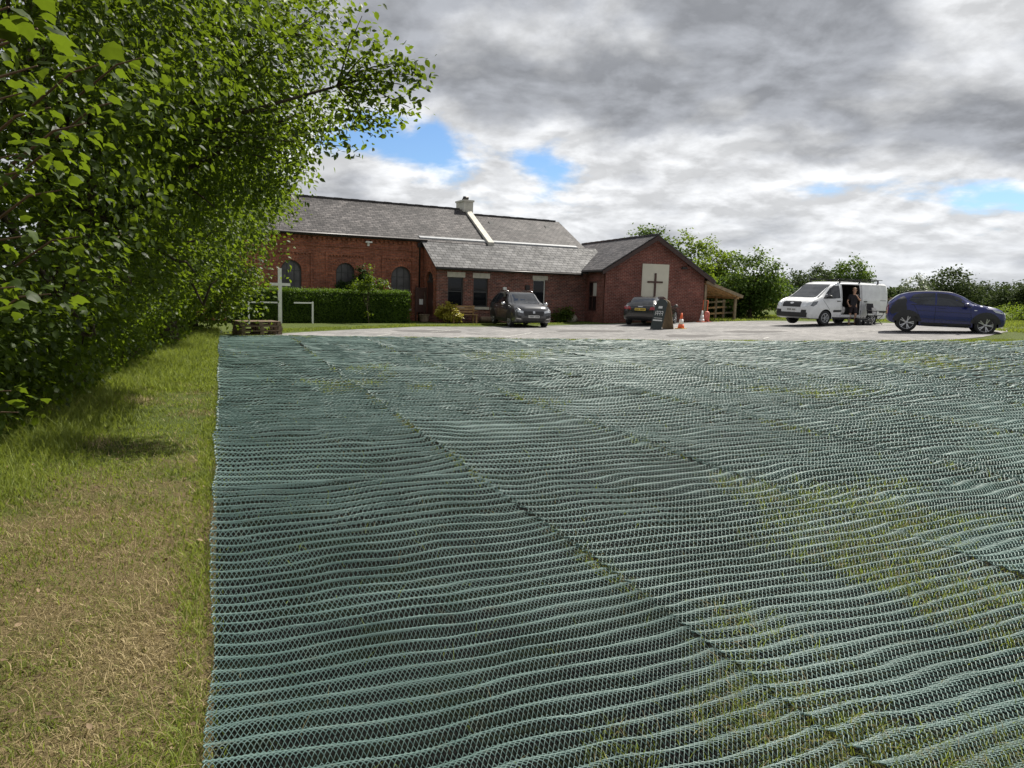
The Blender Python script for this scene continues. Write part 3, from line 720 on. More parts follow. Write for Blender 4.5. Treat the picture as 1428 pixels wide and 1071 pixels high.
# chapel long wall with arched windows
AW = [wpx(545, 573.5, 371.5, 446, YW), wpx(468.5, 495, 366.5, 446, YW), wpx(392, 420.5, 362.5, 446, YW), wpx(312, 341, 358, 446, YW), wpx(232, 262, 354, 446, YW)]
zwb = .62
holes = [arch(x0, x1, zwb, z1) for (x0, x1, z0, z1) in AW]
wall('chapel_wall', rect(XL, xend, -.8, zt-.02), holes, YW, .18, 'brick_old', chapel)
for (x0, x1, z0, z1) in AW:
    b = MB(); r_ = (x1-x0)/2; cx = (x0+x1)/2; zs = z1-r_
    for k in range(12):                                    # glazing rim
        a, c = math.pi*k/12, math.pi*(k+1)/12
        b.bar((cx+(r_-.03)*math.cos(a), YW+.13, zs+(r_-.03)*math.sin(a)), (cx+(r_-.03)*math.cos(c), YW+.13, zs+(r_-.03)*math.sin(c)), .06, .07)
    b.box(x0, x0+.06, YW+.1, YW+.16, zwb, zs); b.box(x1-.06, x1, YW+.1, YW+.16, zwb, zs); b.box(x0+.06, x1-.06, YW+.1, YW+.16, zwb, zwb+.07)
    for xc in (cx-(x1-x0)*.17, cx+(x1-x0)*.17): b.box(xc-.015, xc+.015, YW+.11, YW+.15, zwb+.07, zs+r_*.88)
    for zc in (zwb+(zs-zwb)*.4, zwb+(zs-zwb)*.72, zs): b.box(x0+.06, x1-.06, YW+.112, YW+.148, zc-.015, zc+.015)
    wo_ = b.obj('arched_window', 'frame_grey', chapel)
    MB().prism(arch(x0+.01, x1-.01, zwb+.02, z1-.01), 'y', YW+.14, YW+.155).obj('pane', 'glass_grey', wo_)
    rg = MB()
    for k in range(15):
        a, c = math.pi*(k+.04)/15, math.pi*(k+.96)/15
        rg.prism([(cx+rr*math.cos(t), zs+rr*math.sin(t)) for rr, t in ((r_, a), (r_+.23, a), (r_+.23, c), (r_, c))], 'y', YW-.025, YW+.02)
    rg.obj('brick_arch', 'brick_old', chapel)
    hm = MB(); e = .42; t_ = z1+.36                         # square hood moulding
    hm.box(x0-e-.1, x1+e+.1, YW-.06, YW, t_, t_+.14); hm.box(x0-e-.1, x0-e, YW-.05, YW, zwb, t_); hm.box(x1+e, x1+e+.1, YW-.05, YW, zwb, t_)
    for k in range(int((x1-x0+2*e)/.16)): hm.box(x0-e+k*.16, x0-e+k*.16+.08, YW-.05, YW, t_-.07, t_)
    hm.obj('hood_moulding', 'brick_old', chapel)
    MB().box(x0-.1, x1+.1, YW-.06, YW+.1, zwb-.13, zwb).obj('sill', 'stone_pale', chapel)
cor = MB()                                                  # brick cornice and dentils under the eaves
cor.box(XL, -.02, YW-.06, YW, zt-.62, zt-.54); cor.box(XL, -.02, YW-.12, YW, zt-.2, zt-.03)
for k in range(int((-.1-XL)/.24)): cor.box(XL+k*.24, XL+k*.24+.12, YW-.09, YW, zt-.32, zt-.2)
cor.obj('cornice', 'brick_old', chapel)
MB().tube([(XL, YW-.33, zt-.06), (.1, YW-.33, zt-.06)], .06, 8).obj('gutter', 'gutter', chapel)
dp = MB(); dp.tube([(-.22, YW-.30, zt-.1), (-.22, YW-.10, zt-.35), (-.22, YW-.10, 0)], .05, 8); dp.box(-.36, -.08, YW-.24, YW, zt-.42, zt-.2)
dp.obj('downpipe', 'gutter', chapel)
MB().box(-.62, -.12, YW-.10, YW-.002, -.3, zt-.2).obj('pilaster', 'brick_old', chapel)
fl_ = MB(); xx, z2 = fb.on_y(514, 331.5, YW-.1); fl_.box(xx-.16, xx+.16, YW-.22, YW-.06, zt-.35, zt-.27); fl_.box(xx-.05, xx+.05, YW-.1, YW, zt-.5, zt-.3)
fl_.obj('floodlight', 'white_paint', chapel)
# roofs
slope = (zr-zt)/(YR-YW)
slab('chapel_roof', (XL, YW-.28, zt-.28*slope+.02), (xp, YW-.28, zt-.28*slope+.02), (xp, YR, zr), (XL, YR, zr), .06, 'slate_old', chapel)
slab('chapel_roof', (XL, 2*YR-YW+.3, zt-.3*slope), (xp, 2*YR-YW+.3, zt-.3*slope), (xp, YR, zr), (XL, YR, zr), .05, 'slate_old', chapel)
s2 = (zr2-zt)/(YR-YW)
slab('end_roof', (xp, YW-.02, zt), (xend, YW-.02, zt), (xend, YR, zr2), (xp, YR, zr2), .06, 'slate_old', chapel)
slab('end_roof', (xp, 2*YR-YW, zt), (xend, 2*YR-YW, zt), (xend, YR, zr2), (xp, YR, zr2), .05, 'slate_old', chapel)
gw = MB().prism([(YW, -.5), (2*YR-YW, -.5), (2*YR-YW, zt), (YR, zr2-.02), (YW, zt)], 'x', xend-.2, xend-.02).obj('gable_wall', 'brick_old', chapel)
MB().prism([(YW, -.5), (2*YR-YW, -.5), (2*YR-YW, zt), (YR, zr-.02), (YW, zt)], 'x', XL+.02, XL+.2).obj('gable_wall', 'brick_old', chapel)
rt = MB()
def ridge(mb, xa, xb, z, yy=YR):
    k = int((xb-xa)/.45)
    for i in range(k): mb.box(xa+i*.45, xa+i*.45+.43, yy-.11, yy+.11, z+.02, z+.11+.012*(i % 2))
ridge(rt, XL, xp-.1, zr); rt.obj('ridge_tiles', 'gutter', chapel)
rt = MB(); ridge(rt, xp+.3, xend, zr2); rt.obj('ridge_tiles', 'gutter', chapel)
ph = .20; pa = MB()
pa.prism([(YW-.32, zt-.45), (YW-.32, zt+.05), (YW-.05, zt+ph+.02), (YR, zr+ph), (YR+.6, zr+ph-.3), (YR+.6, zr-.6), (YW+.2, zt-.3)], 'x', xp, xp+.34)
pa.obj('parapet', 'render_cream', chapel)
ch = MB(); ch.box(xp-.12, xp+.46, YR-.35, YR+.75, zr-.1, zr+.48); ch.box(xp-.17, xp+.51, YR-.4, YR+.8, zr+.48, zr+.58); ch.obj('chimney', 'render_cream', chapel)
MB().tube([(xp+.05, YR+.1, zr+.55), (xp+.12, YR+.1, zr+.72), (xp+.34, YR+.1, zr+.74)], [.12, .13, .09], 10).obj('chimney_cowl', 'gutter', chapel)
for (vx, vy) in ((684, 312.5), (762, 318.5)):
    x_, z_ = fb.on_y(vx, vy, YW+2.3); MB().prism([(YW+2.0, zt+2.0*s2+.05), (YW+2.3, zt+2.3*s2+.14), (YW+2.3, zt+2.3*s2+.0)], 'x', x_-.14, x_+.14).obj('roof_vent', 'rubber', chapel)
slab('lean_to_roof', (-.20, -.28, ze-.02), (xe, -.28, ze-.02), (xe, YW+.02, zt+.02), (-.20, YW+.02, zt+.02), .06, 'slate_pale', chapel)
MB().prism([(YW-.10, zt+.0), (YW-.10, zt+.09), (YW+.1, zt+.18), (YW+.1, zt+.0)], 'x', -.22, xe-1.3).obj('lead_flashing', 'lead', chapel)
MB().tube([(-.18, -.33, ze-.06), (xe-2.3, -.33, ze-.06)], .055, 8).obj('gutter', 'gutter', chapel)
MB().box(-.04, .0, -.06, YW, -.4, .35).obj('plinth', 'brick_front', chapel)
al = fb.on_y(703, 403, 0); MB().box(al[0]-.09, al[0]+.09, -.12, -.002, al[1]-.08, al[1]+.1).obj('alarm_box', 'white_paint', chapel)
lm = fb.on_y(735, 401, 0); MB().box(lm[0]-.12, lm[0]+.12, -.1, -.002, lm[1]-.12, lm[1]+.12).obj('wall_lamp', 'gutter', chapel)

# the gabled wing
FW = Frame(ground(841.5, 450.6), R(73)); fwg = FW
wing = empty('brick_wing', FW.o, FW.rz(), 'modern red brick gabled wing with a cream panel and dark cross', 'building')
ww = fwg.on_y(979, 446, 0)[0]; zap = fwg.on_y(917, 334, 0)[1]; zE = fwg.on_y(843, 381, 0)[1]
xap = fwg.on_y(917, 330, -.3)[0]; zR = fwg.on_y(917, 329.0, -.32)[1]
sl = (zR - fwg.on_y(839, 378.2, -.32)[1])/(xap - fwg.on_y(839, 378.2, -.32)[0])
print('wing', ww, zap, zE, xap, zR, sl)
LEN = 10.5
zl = zR - .1 - sl*xap; zrw = zR - .1 - sl*(ww-xap)
wall('gable_wall', [(0, -.4), (ww, -.4), (ww, zrw), (xap, zR-.1), (0, zl)], [], 0, .2, 'brick_new', wing)
ya = fwg.on_x(832.5, 392, 0); yb = fwg.on_x(819, 434, 0)
lw = MB(); ol = [(0, -.4), (LEN, -.4), (LEN, zl), (0, zl)]; wy0, wy1, wz0, wz1 = ya[0], yb[0], fwg.on_x(825, 434, 0)[1], fwg.on_x(825, 392.5, 0)[1]
hole = rect(wy0, wy1, wz0, wz1); pts = ol+hole
tri = tessellate_polygon([[Vector((*p, 0)) for p in ol], [Vector((*p, 0)) for p in hole]])
lw.add([(0, p[0], p[1]) for p in pts], [tuple(t) for t in tri], [[pts[k] for k in t] for t in tri])
for i in range(4):
    p, q2 = hole[i], hole[(i+1) % 4]; lw.quad((0, *p), (0, *q2), (.12, *q2), (.12, *p), [(0,0), (.1,0), (.1,.2), (0,.2)])
lw.obj('side_wall', 'brick_new', wing)
MB().box(ww-.2, ww-.002, .002, LEN, -.4, zrw-.03).obj('side_wall', 'brick_new', wing)
sw = MB(); t = .07
sw.box(.04, .1, wy0, wy0+t, wz0, wz1); sw.box(.04, .1, wy1-t, wy1, wz0, wz1); sw.box(.04, .1, wy0+t, wy1-t, wz0, wz0+t); sw.box(.04, .1, wy0+t, wy1-t, wz1-t, wz1)
ym = wy0+(wy1-wy0)*.55; sw.box(.045, .095, ym-.03, ym+.03, wz0+t, wz1-t); sw.box(.047, .092, wy0+t, wy1-t, (wz0+wz1)/2-.03, (wz0+wz1)/2+.03)
sw = sw.obj('window', 'frame_brown', wing)
MB().box(.075, .085, wy0+.03, wy1-.03, wz0+.03, wz1-.03).obj('pane', 'glass', sw)
MB().box(.062, .07, wy0+t, ym-.03, (wz0+wz1)/2+.03, wz1-t).obj('blind', 'blind', sw)
oh = .34
for sx in (0, 1):
    xe_ = -.32 if sx == 0 else ww+.42; ze_ = zR - sl*abs(xe_-xap)
    slab('wing_roof', (xe_, -oh, ze_), (xe_, LEN, ze_), (xap, LEN, zR), (xap, -oh, zR), .07, 'slate_new', wing)
    b = MB(); b.prism([(xe_, ze_-.20), (xe_, ze_-.004), (xap, zR-.004), (xap, zR-.24)], 'y', -oh-.03, -oh)
    b.obj('bargeboard', 'bargeboard', wing)
    b = MB(); b.prism([(xe_, ze_-.10), (xe_, ze_-.012), (xap, zR-.012), (xap, zR-.10)], 'y', -oh, 0); b.obj('soffit', 'bargeboard', wing)
    if sx == 0: MB().tube([(xe_-.05, -oh, ze_-.03), (xe_-.05, 6, ze_-.03)], .055, 8).obj('gutter', 'gutter', wing)
    else: MB().tube([(xe_+.05, -oh, ze_-.03), (xe_+.05, LEN, ze_-.03)], .055, 8).obj('gutter', 'gutter', wing)
rt = MB(); k = int(LEN/.45)
for i in range(k): rt.box(xap-.11, xap+.11, -oh+i*.45, -oh+i*.45+.43, zR+.04, zR+.115+.01*(i % 2))
rt.obj('ridge_tiles', 'slate_new', wing)
p0, p1 = fwg.on_y(896.5, 367.5, -.04), fwg.on_y(933.5, 368.5, -.04); pb = fwg.on_y(914, 424, -.04)[1]
cp = MB().box(p0[0], p1[0], -.05, -.002, pb, p0[1]).obj('cream_panel', 'panel', wing)
c0, c1 = fwg.on_y(914.3, 381, -.06), fwg.on_y(913, 415, -.06); h0, h1 = fwg.on_y(903, 393, -.06), fwg.on_y(924, 393.4, -.06)
cr = MB(); cr.box(c0[0]-.05, c0[0]+.05, -.10, -.052, c1[1], c0[1]); cr.box(h0[0], c0[0]-.05, -.097, -.052, h0[1]-.045, h0[1]+.045); cr.box(c0[0]+.05, h1[0], -.097, -.052, h0[1]-.045, h0[1]+.045)
cr.obj('cross', 'frame_brown', cp)
a = fwg.on_y(961, 365, 0); MB().box(a[0]-.08, a[0]+.08, -.2, -.002, a[1]-.22, a[1]+.1).obj('camera_box', 'gutter', wing)
a = fwg.on_y(955, 374, 0); MB().box(a[0]-.2, a[0]+.1, -.12, -.002, a[1]-.05, a[1]+.05).obj('wall_lamp', 'gutter', wing)

# timber lean-to canopy beside the wing
can = empty('timber_canopy', FW.o + FW.u*ww, FW.rz(), 'open timber canopy with pale posts against the gabled wing', 'canopy')
cxw, cz = fwg.on_y(1029.5, 411.5, 0); cxw -= ww; ct = fwg.on_y(980, 391.5, 0)[1]
cz -= .02
for (xx, yy) in ((cxw-.12, .05), (cxw-.12, 2.0), (cxw-.12, 4.0), (.12, .05), (cxw*.5, 4.0)):
    p = FW.o + FW.u*(ww+xx) + FW.v*yy; g_ = G(p.x, p.y) - FW.o.z
    MB().box(xx-.06, xx+.06, yy-.06, yy+.06, g_-.1, (ct-.16)+(cz-ct)*(xx/cxw)).obj('post', 'wood_grey', can)
b = MB().bar((cxw-.12, -.2, cz-.14), (cxw-.12, 4.3, cz-.14), .1, .12).obj('beam', 'wood_new', can)
for k in range(9):
    yy = -.12+k*.54; MB().bar((.02, yy, ct-.09), (cxw+.12, yy, cz-.10), .06, .12, (0, 0, 1)).obj('rafter', 'wood_new', can)
for k in range(9):
    x_ = .05+k*(cxw+.05)/9; z_ = ct+(cz-ct)*x_/cxw
    MB().bar((x_+.08, -.2, z_-.005), (x_+.08, 4.35, z_-.005), (cxw+.05)/9-.015, .025).obj('roof_board', 'wood_new', can)
MB().bar((.0, -.23, ct-.06), (cxw+.16, -.23, cz-.07), .03, .16).obj('fascia', 'wood_grey', can)

# ================================================================== trees and shrubs
def crown_points(ells, n_cl, per, sig, flat=.7, inner=.45, keep=None):
    wts = np.array([e[3]*e[4]*e[5] for e in ells])**.8; wts /= wts.sum()
    idx = rng.choice(len(ells), n_cl, p=wts); E = np.array(ells)[idx]
    d = unit(rng.normal(size=(n_cl, 3))); r = (inner + (1-inner)*rng.random(n_cl)**.55)
    lump = .82 + .36*fnoise(d[:, 0]*2.1+idx*3.7, d[:, 1]*2.1+d[:, 2]*2.6, 2)
    C = E[:, :3] + d*E[:, 3:6]*(r*lump)[:, None]
    if keep is not None: k = keep(C); C, d = C[k], d[k]
    C = np.repeat(C, per, 0); out = np.repeat(d, per, 0)
    P = C + rng.normal(size=C.shape)*sig*np.array([1, 1, flat])
    return P, out
def leaves_mesh(name, P, out, size, tmpl, m, parent, origin, up=.7, outw=.5, rnd=.55, droop=True):
    N_ = np.array([0, 0, up]) + out*outw + rng.normal(size=P.shape)*rnd
    tang = out + rng.normal(size=P.shape)*.7 + np.array([0, 0, -.5 if droop else 0])
    sz = size*(.6+.7*rng.random(len(P)))
    V, F, r_ = scatter(P - np.array(origin), N_, sz, *tmpl, tang)
    return np_mesh(name, V, F, m, parent, r_, smooth=True)
def trunk_mesh(parent, h, r0, limbs, m='bark', lean=(0, 0), n_seg=7, sub=4, rr=None):
    """tapered trunk plus limbs to local target points, each with a few side twigs"""
    b = MB(); pts = []; rs = []
    for i in range(n_seg+1):
        t = i/n_seg; pts.append((lean[0]*t+.06*math.sin(5*t+h), lean[1]*t+.05*math.cos(4*t+h), h*t-.1)); rs.append(r0*(1-.75*t)+r0*.4*max(0, .12-t)/.12)
    b.tube(pts, rs, 10)
    o = b.obj('trunk', m, parent)
    for tgt, start in limbs:
        b = MB(); st = Vector(pts[min(n_seg, max(1, int(start*n_seg)))]); tg = Vector(tgt); L = (tg-st).length
        P_ = [st.lerp(tg, k/5) + Vector((random.uniform(-.05, .05), random.uniform(-.05, .05), .10*math.sin(math.pi*k/5)))*L*.35 for k in range(6)]
        b.tube(P_, [r0*.34*(1-.16*k) for k in range(6)], 7)
        for q3 in range(sub):
            k = random.choice((2, 3, 4, 5)); s_ = P_[k]; e_ = s_ + Vector((random.uniform(-1, 1), random.uniform(-1, 1), random.uniform(-.4, .8)))*L*.3
            b.tube([s_, s_.lerp(e_, .5)+Vector((0, 0, .05*L)), e_], [r0*.12, r0*.08, r0*.03], 5)
        b.obj('limb', m, o)
    return o
ROW = [  # x, y, height, ellipsoids (dx, dy, z, rx, ry, rz), clusters, per, sigma, leaf size, template
    (-5.9, 3.4, 6.5, [(.2, 0, 4.2, 2.7, 2.4, 2.7), (.1, .2, 1.4, 2.1, 2.0, 1.5)], 800, 40, .22, .080, 'o'),
    (-6.1, 7.0, 7.5, [(.3, 0, 4.6, 3.3, 2.6, 3.0), (.2, 0, 1.4, 2.2, 2.2, 1.6)], 1150, 40, .24, .080, 'o'),
    (-6.7, 10.8, 8.5, [(.7, 0, 5.2, 3.5, 2.9, 3.1), (.2, 0, 1.5, 2.0, 2.4, 1.6), (2.1, .2, 4.6, 2.2, 1.8, 1.8)], 1500, 38, .25, .085, 'o'),
    (-8.0, 15.0, 9.0, [(.6, 0, 5.2, 3.1, 2.9, 3.6), (.1, 0, 1.5, 2.0, 2.4, 1.6)], 950, 36, .28, .10, 'f'),
    (-9.2, 19.4, 9.5, [(.4, 0, 5.0, 2.8, 2.8, 3.8), (.1, 0, 2.0, 2.0, 2.4, 1.8)], 700, 34, .32, .13, 'f'),
    (-10.9, 24.6, 9.5, [(.3, -.2, 4.8, 2.7, 2.6, 3.9), (.3, -.2, 1.9, 1.9, 2.2, 1.7)], 720, 36, .32, .135, 'f'),
]
TM = {'l': (LEAF_LOBED, LEAF_LOBED_F), 'o': (LEAF_OVAL, LEAF_OVAL_F), 'f': (LEAF_FOLD, LEAF_FOLD_F)}
row_lab = ['leafy tree whose large bright leaves overhang the brown worn verge', 'fifth tree of the verge row counting from the pallet',
           'tall tree reaching its long leafy limb out towards the chapel roof', 'third tree of the verge row counting from the pallet',
           'second tree of the verge row counting from the pallet', 'tree at the end of the verge row behind the pallet']
row_trees = []
for i, (tx, ty, th, ells, ncl, per, sig, ls, tm) in enumerate(ROW):
    g0 = G(tx, ty); T = empty('broadleaf_tree', (tx, ty, g0), 0, row_lab[i], 'tree', 'trees along the verge')
    limbs = []
    for e in ells:
        for k in range(5):
            t = random.random()*6.28; limbs.append(((e[0]+e[3]*.75*math.cos(t), e[1]+e[4]*.75*math.sin(t), e[2]+e[5]*random.uniform(-.3, .7)), random.uniform(.2, .9)))
    trunk_mesh(T, th*.8, .17+.01*th, limbs)
    E = [(tx+e[0], ty+e[1], g0+e[2], *e[3:]) for e in ells]
    # thin out what the camera side can never see: the far (left) side of each crown
    kp = lambda C: (C[:, 0] > tx-1.2) | (rng.random(len(C)) < .25)
    if i < 5: E.append((tx+.5, ty-.1, g0+.75, 2.0, 2.4, .75))
    P, out = crown_points(E, int(ncl*1.12), per, sig*.74, keep=kp)
    if i == 2:                                    # the long limb, sprays of leaves along it
        tips = [((470,0), 9.6), ((505,22), 9.4), ((535,62), 9.3), ((568,86), 9.2), ((583,104), 9.2), ((560,118), 9.2), ((520,112), 9.4), ((572,150), 9.2), ((545,165), 9.3), ((520,176), 9.3), ((492,170), 9.5), ((490,205), 9.4), ((470,140), 9.6), ((455,60), 9.8), ((440,190), 9.8), ((430,236), 9.8), ((495,86), 9.5), ((450,20), 9.8), ((540,95), 9.3), ((410,215), 10.0), ((415,120), 10.0)]
        tw = MB(); ro = Vector((tx+1.6, ty-.3, g0+3.6)); ex = []
        for (pp, dd) in tips:
            tp_ = at_depth(pp[0], pp[1], dd); base = at_depth(470, 120, 9.6) if pp[0] > 490 else ro
            mid = base.lerp(tp_, .5)+Vector((0, 0, .08)); tw.tube([base-T.location, mid-T.location, tp_-T.location], [.012, .008, .004], 5)
            for k in range(5):
                f_ = rng.random()*.55+.45; c = base.lerp(tp_, f_); ex.append((c, 13))
            ex.append((tp_, 24))
        tw.tube([Vector((tx, ty, g0+2.6))-T.location, ro-T.location, at_depth(470, 120, 9.6)-T.location], [.07, .04, .014], 7)
        tw.obj('long_limb', 'bark', T)
        for c, k in ex:
            a = rng.normal(size=(k, 3))*np.array([.12, .12, .10]) + np.array(c); P = np.concatenate([P, a]); out = np.concatenate([out, unit(rng.normal(size=(k, 3))+np.array([.4, 0, .4]))])
    if i == 5:                                    # foliage round the white pole
        for pp in ((384,300), (378,335), (376,360), (362,395), (388,275), (350,420), (340,438), (350,405), (332,445), (392,268), (400,300)):
            c = np.array(at_depth(*pp, 23.6)); a = rng.normal(size=(60, 3))*np.array([.34, .4, .22]) + c
            P = np.concatenate([P, a]); out = np.concatenate([out, unit(rng.normal(size=(60, 3))+np.array([.4, -.2, .4]))])
    zmin = gz(P[:, 0], P[:, 1]) + .12
    lim = hedge_x(P[:, 1]) + .45 + np.clip((P[:, 2]-zmin-.5)*.9, 0, 9)
    if i < 5:
        k = (P[:, 2] > zmin) & ((P[:, 0] < lim) | (P[:, 2] > 2.6))
    else: k = P[:, 2] > zmin
    k &= (np.hypot(P[:, 0], P[:, 1]) > 2.4)
    P, out = P[k], out[k]
    row_trees.append((T, leaves_mesh('crown', P, out, ls, TM[tm], 'leaf_near' if i < 2 else 'leaf_tree', T, T.location), g0))
# single big leaves of the nearest boughs, each its own piece
T, crown0, _ = row_trees[0]
leaf_me = []
for k in range(3):
    v = LEAF_LOBED.copy(); v[:, 2] += .10*np.abs(v[:, 0]) - .16*v[:, 1]**2 + .035*rng.normal(size=len(v)); v[:, 0] *= (1.0, .86, 1.1)[k]
    me = bpy.data.meshes.new('leaf'); me.from_pydata([tuple(p) for p in v], [], [tuple(int(q3) for q3 in f) for f in LEAF_LOBED_F])
    a = me.attributes.new('rnd', 'FLOAT', 'POINT'); a.data.foreach_set('value', np.full(len(v), (.25, .5, .85)[k], np.float32))
    me.polygons.foreach_set('use_smooth', [True]*len(me.polygons)); me.materials.append(M['leaf_near']); leaf_me.append(me)
sprays = [((12,10), 2.3, 16, .10, .085), ((52,40), 2.3, 9, .07, .085), ((34,52), 2.4, 6, .06, .085), ((52,92), 2.9, 6, .07, .075), ((30,130), 3.2, 16, .10, .07), ((70,150), 3.4, 16, .11, .07), ((120,172), 3.7, 16, .13, .07), ((103,208), 3.6, 14, .09, .08), ((25,215), 3.1, 16, .11, .075), ((50,235), 3.2, 14, .10, .07), ((140,90), 4.3, 18, .16, .075), ((200,80), 4.8, 18, .16, .08), ((170,140), 4.5, 16, .15, .075), ((30,330), 3.3, 14, .11, .07), ((20,400), 3.2, 16, .12, .075), ((70,410), 3.8, 14, .13, .075), ((110,330), 4.4, 14, .16, .075), ((15,545), 4.0, 7, .08, .085), ((25,575), 4.0, 4, .05, .10), ((85,265), 3.6, 12, .13, .075)]
tw = MB(); o_ = Vector(T.location); cnt = 0
for pp, dd, k, sp, sz in sprays:
    c = at_depth(*pp, dd); base = c + Vector((-.55, .25, -.18))
    MB().tube([base-o_, c.lerp(base, .4)+Vector((0, 0, .05))-o_, c-o_], [.009, .006, .003], 5).obj('twig', 'twig', crown0)
    for j in range(k):
        if cnt >= 290: break
        lf = bpy.data.objects.new('leaf', random.choice(leaf_me)); COL.objects.link(lf); lf.parent = crown0
        lf.location = c - o_ + Vector((random.gauss(0, sp), random.gauss(0, sp), random.gauss(0, sp*.6)))
        lf.rotation_euler = (random.gauss(.05, .38)-.25, random.gauss(0, .4), random.uniform(-2.2, .9)); s_ = sz*random.uniform(.7, 1.2); s_ *= .85; lf.scale = (s_, s_, s_); cnt += 1

def bush(name, label, cat, base, ells, ncl, per, sig, ls, m, group=None, trunk=None, tm='f', up=.6, stuffless=True, outw=.5):
    g0 = base.z; T = empty(name, base, 0, label, cat, group)
    if trunk: trunk_mesh(T, trunk[0], trunk[1], [((e[0]+random.uniform(-.5, .5)*e[3], e[1]+random.uniform(-.5, .5)*e[4], e[2]+random.uniform(-.1, .5)*e[5]), random.uniform(.35, .95)) for e in ells for _ in range(3)], sub=2)
    else:
        b = MB()
        for k in range(7):
            e = random.choice(ells); t = random.random()*6.28
            b.tube([(.05*math.cos(t), .05*math.sin(t), -.05), (e[0]*.5+.2*e[3]*math.cos(t), e[1]*.5+.2*e[4]*math.sin(t), e[2]*.6), (e[0]+.6*e[3]*math.cos(t), e[1]+.6*e[4]*math.sin(t), e[2]+.3*e[5])], [.03, .02, .008], 5)
        b.obj('stems', 'twig', T)
    E = [(base.x+e[0], base.y+e[1], g0+e[2], *e[3:]) for e in ells]
    P, out = crown_points(E, ncl, per, sig, inner=.5)
    k = P[:, 2] > gz(P[:, 0], P[:, 1])+.05; P, out = P[k], out[k]
    leaves_mesh('foliage' if not trunk else 'crown', P, out, ls, TM[tm], m, T, base, up, outw)
    return T
# clipped privet hedge before the chapel
def off_wall(px, d): x_ = fb.on_y(px, 430, YW-d)[0]; p = FB.o + FB.u*x_ + FB.v*(YW-d); return Vector((p.x, p.y, G(p.x, p.y)))
H0, H1 = off_wall(318, 2.4), off_wall(571, 2.4)
hd = (H1-H0); hl = math.hypot(hd.x, hd.y); hang = math.atan2(hd.y, hd.x)
HT = 1.46
hed = empty('clipped_hedge', H0, hang, 'long clipped green privet hedge before the arched windows', 'hedge')
n = 26000; W_ = 1.1
u = rng.random(n); face = rng.random(n); x = u*hl; y = np.zeros(n); z = np.zeros(n); nn = np.zeros((n, 3))
top = face < .34; frt = (face >= .34) & (face < .86); endr = (face >= .86) & (face < .92); bk = face >= .92
slope_ = (H1.z-H0.z)/hl
y[top] = W_*rng.random(top.sum()); z[top] = HT; nn[top] = (0, 0, 1)
z[frt] = HT*rng.random(frt.sum()); nn[frt] = (0, -1, .1)
x[endr] = hl; y[endr] = W_*rng.random(endr.sum()); z[endr] = HT*rng.random(endr.sum()); nn[endr] = (1, 0, .1)
y[bk] = W_; z[bk] = HT*rng.random(bk.sum()); nn[bk] = (0, 1, .1)
rnd_ = np.clip((HT-.14-z)/.2, 0, 1)
y = y + np.where(frt, (1-rnd_)*.10, 0)
P = np.stack([x, y, z + slope_*x], 1) + rng.normal(size=(n, 3))*.045 + nn*((fnoise(x*.9, z*1.8+y, 2)-.5)*.16)[:, None]
V, F, r_ = scatter(P, nn*.8+rng.normal(size=(n, 3))*.55+np.array([0, 0, .25]), .075*(.6+.7*rng.random(n)), *TM['f'])
np_mesh('foliage', V, F, 'leaf_privet', hed, r_, True)
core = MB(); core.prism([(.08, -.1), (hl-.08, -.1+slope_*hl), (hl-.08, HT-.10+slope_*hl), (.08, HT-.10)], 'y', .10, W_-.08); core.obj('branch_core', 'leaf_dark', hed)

# shrubs round the buildings
b0 = off_wall(505, .75)
bush('conifer_bush', 'dark pointed conifer rising behind the clipped hedge', 'conifer', b0, [(0, 0, 1.2, .55, .5, 1.2), (0, 0, 2.05, .32, .3, .55), (-.7, .1, 1.55, .55, .4, .35)], 90, 42, .12, .13, 'leaf_dark')
sp_ = off_wall(514, 2.75)
bush('sapling', 'slender young tree with pale spreading leaves before the hedge', 'tree', sp_, [(-.3, 0, 1.75, .6, .35, .2), (.35, 0, 1.85, .7, .35, .22), (0, 0, 2.3, .1, .1, .5), (0, 0, .35, .12, .12, .3)], 46, 26, .09, .10, 'leaf_tree', trunk=(2.5, .022), tm='o')
def back(p, dv): q3 = Vector((p.x+FB.v.x*dv, p.y+FB.v.y*dv, 0)); q3.z = G(q3.x, q3.y); return q3
g1 = off_wall(627, YW+.5)
bush('golden_shrub', 'golden yellow leaved shrub at the lean-to corner', 'shrub', g1, [(-.1, 0, .55, .55, .4, .45), (.3, -.05, .45, .4, .35, .35)], 60, 34, .09, .10, 'leaf_gold', tm='o')
g2 = off_wall(786, YW+.5)
bush('green_shrub', 'low green shrub against the lean-to wall by the boulder', 'shrub', g2, [(0, 0, .35, .55, .45, .38), (.15, 0, .5, .35, .3, .3)], 55, 34, .09, .09, 'leaf_tree', tm='o')
g3 = ground(681, 451.0); 
# boulder
bo = off_wall(797, YW+.55); bm = bmesh.new(); bmesh.ops.create_icosphere(bm, subdivisions=3, radius=1)
for v in bm.verts:
    f_ = 1 + .35*(float(fnoise(v.co.x*1.4+5, v.co.y*1.4+v.co.z*1.9, 3))-.5); v.co = Vector((v.co.x*.36*f_, v.co.y*.3*f_, v.co.z*.27*f_+.16))
me = bpy.data.meshes.new('boulder'); bm.to_mesh(me); bm.free(); me.polygons.foreach_set('use_smooth', [True]*len(me.polygons))
o = link('boulder', me, 'rock'); o.location = bo; tag(o, 'pale rounded boulder at the corner of lean-to and wing', 'boulder')

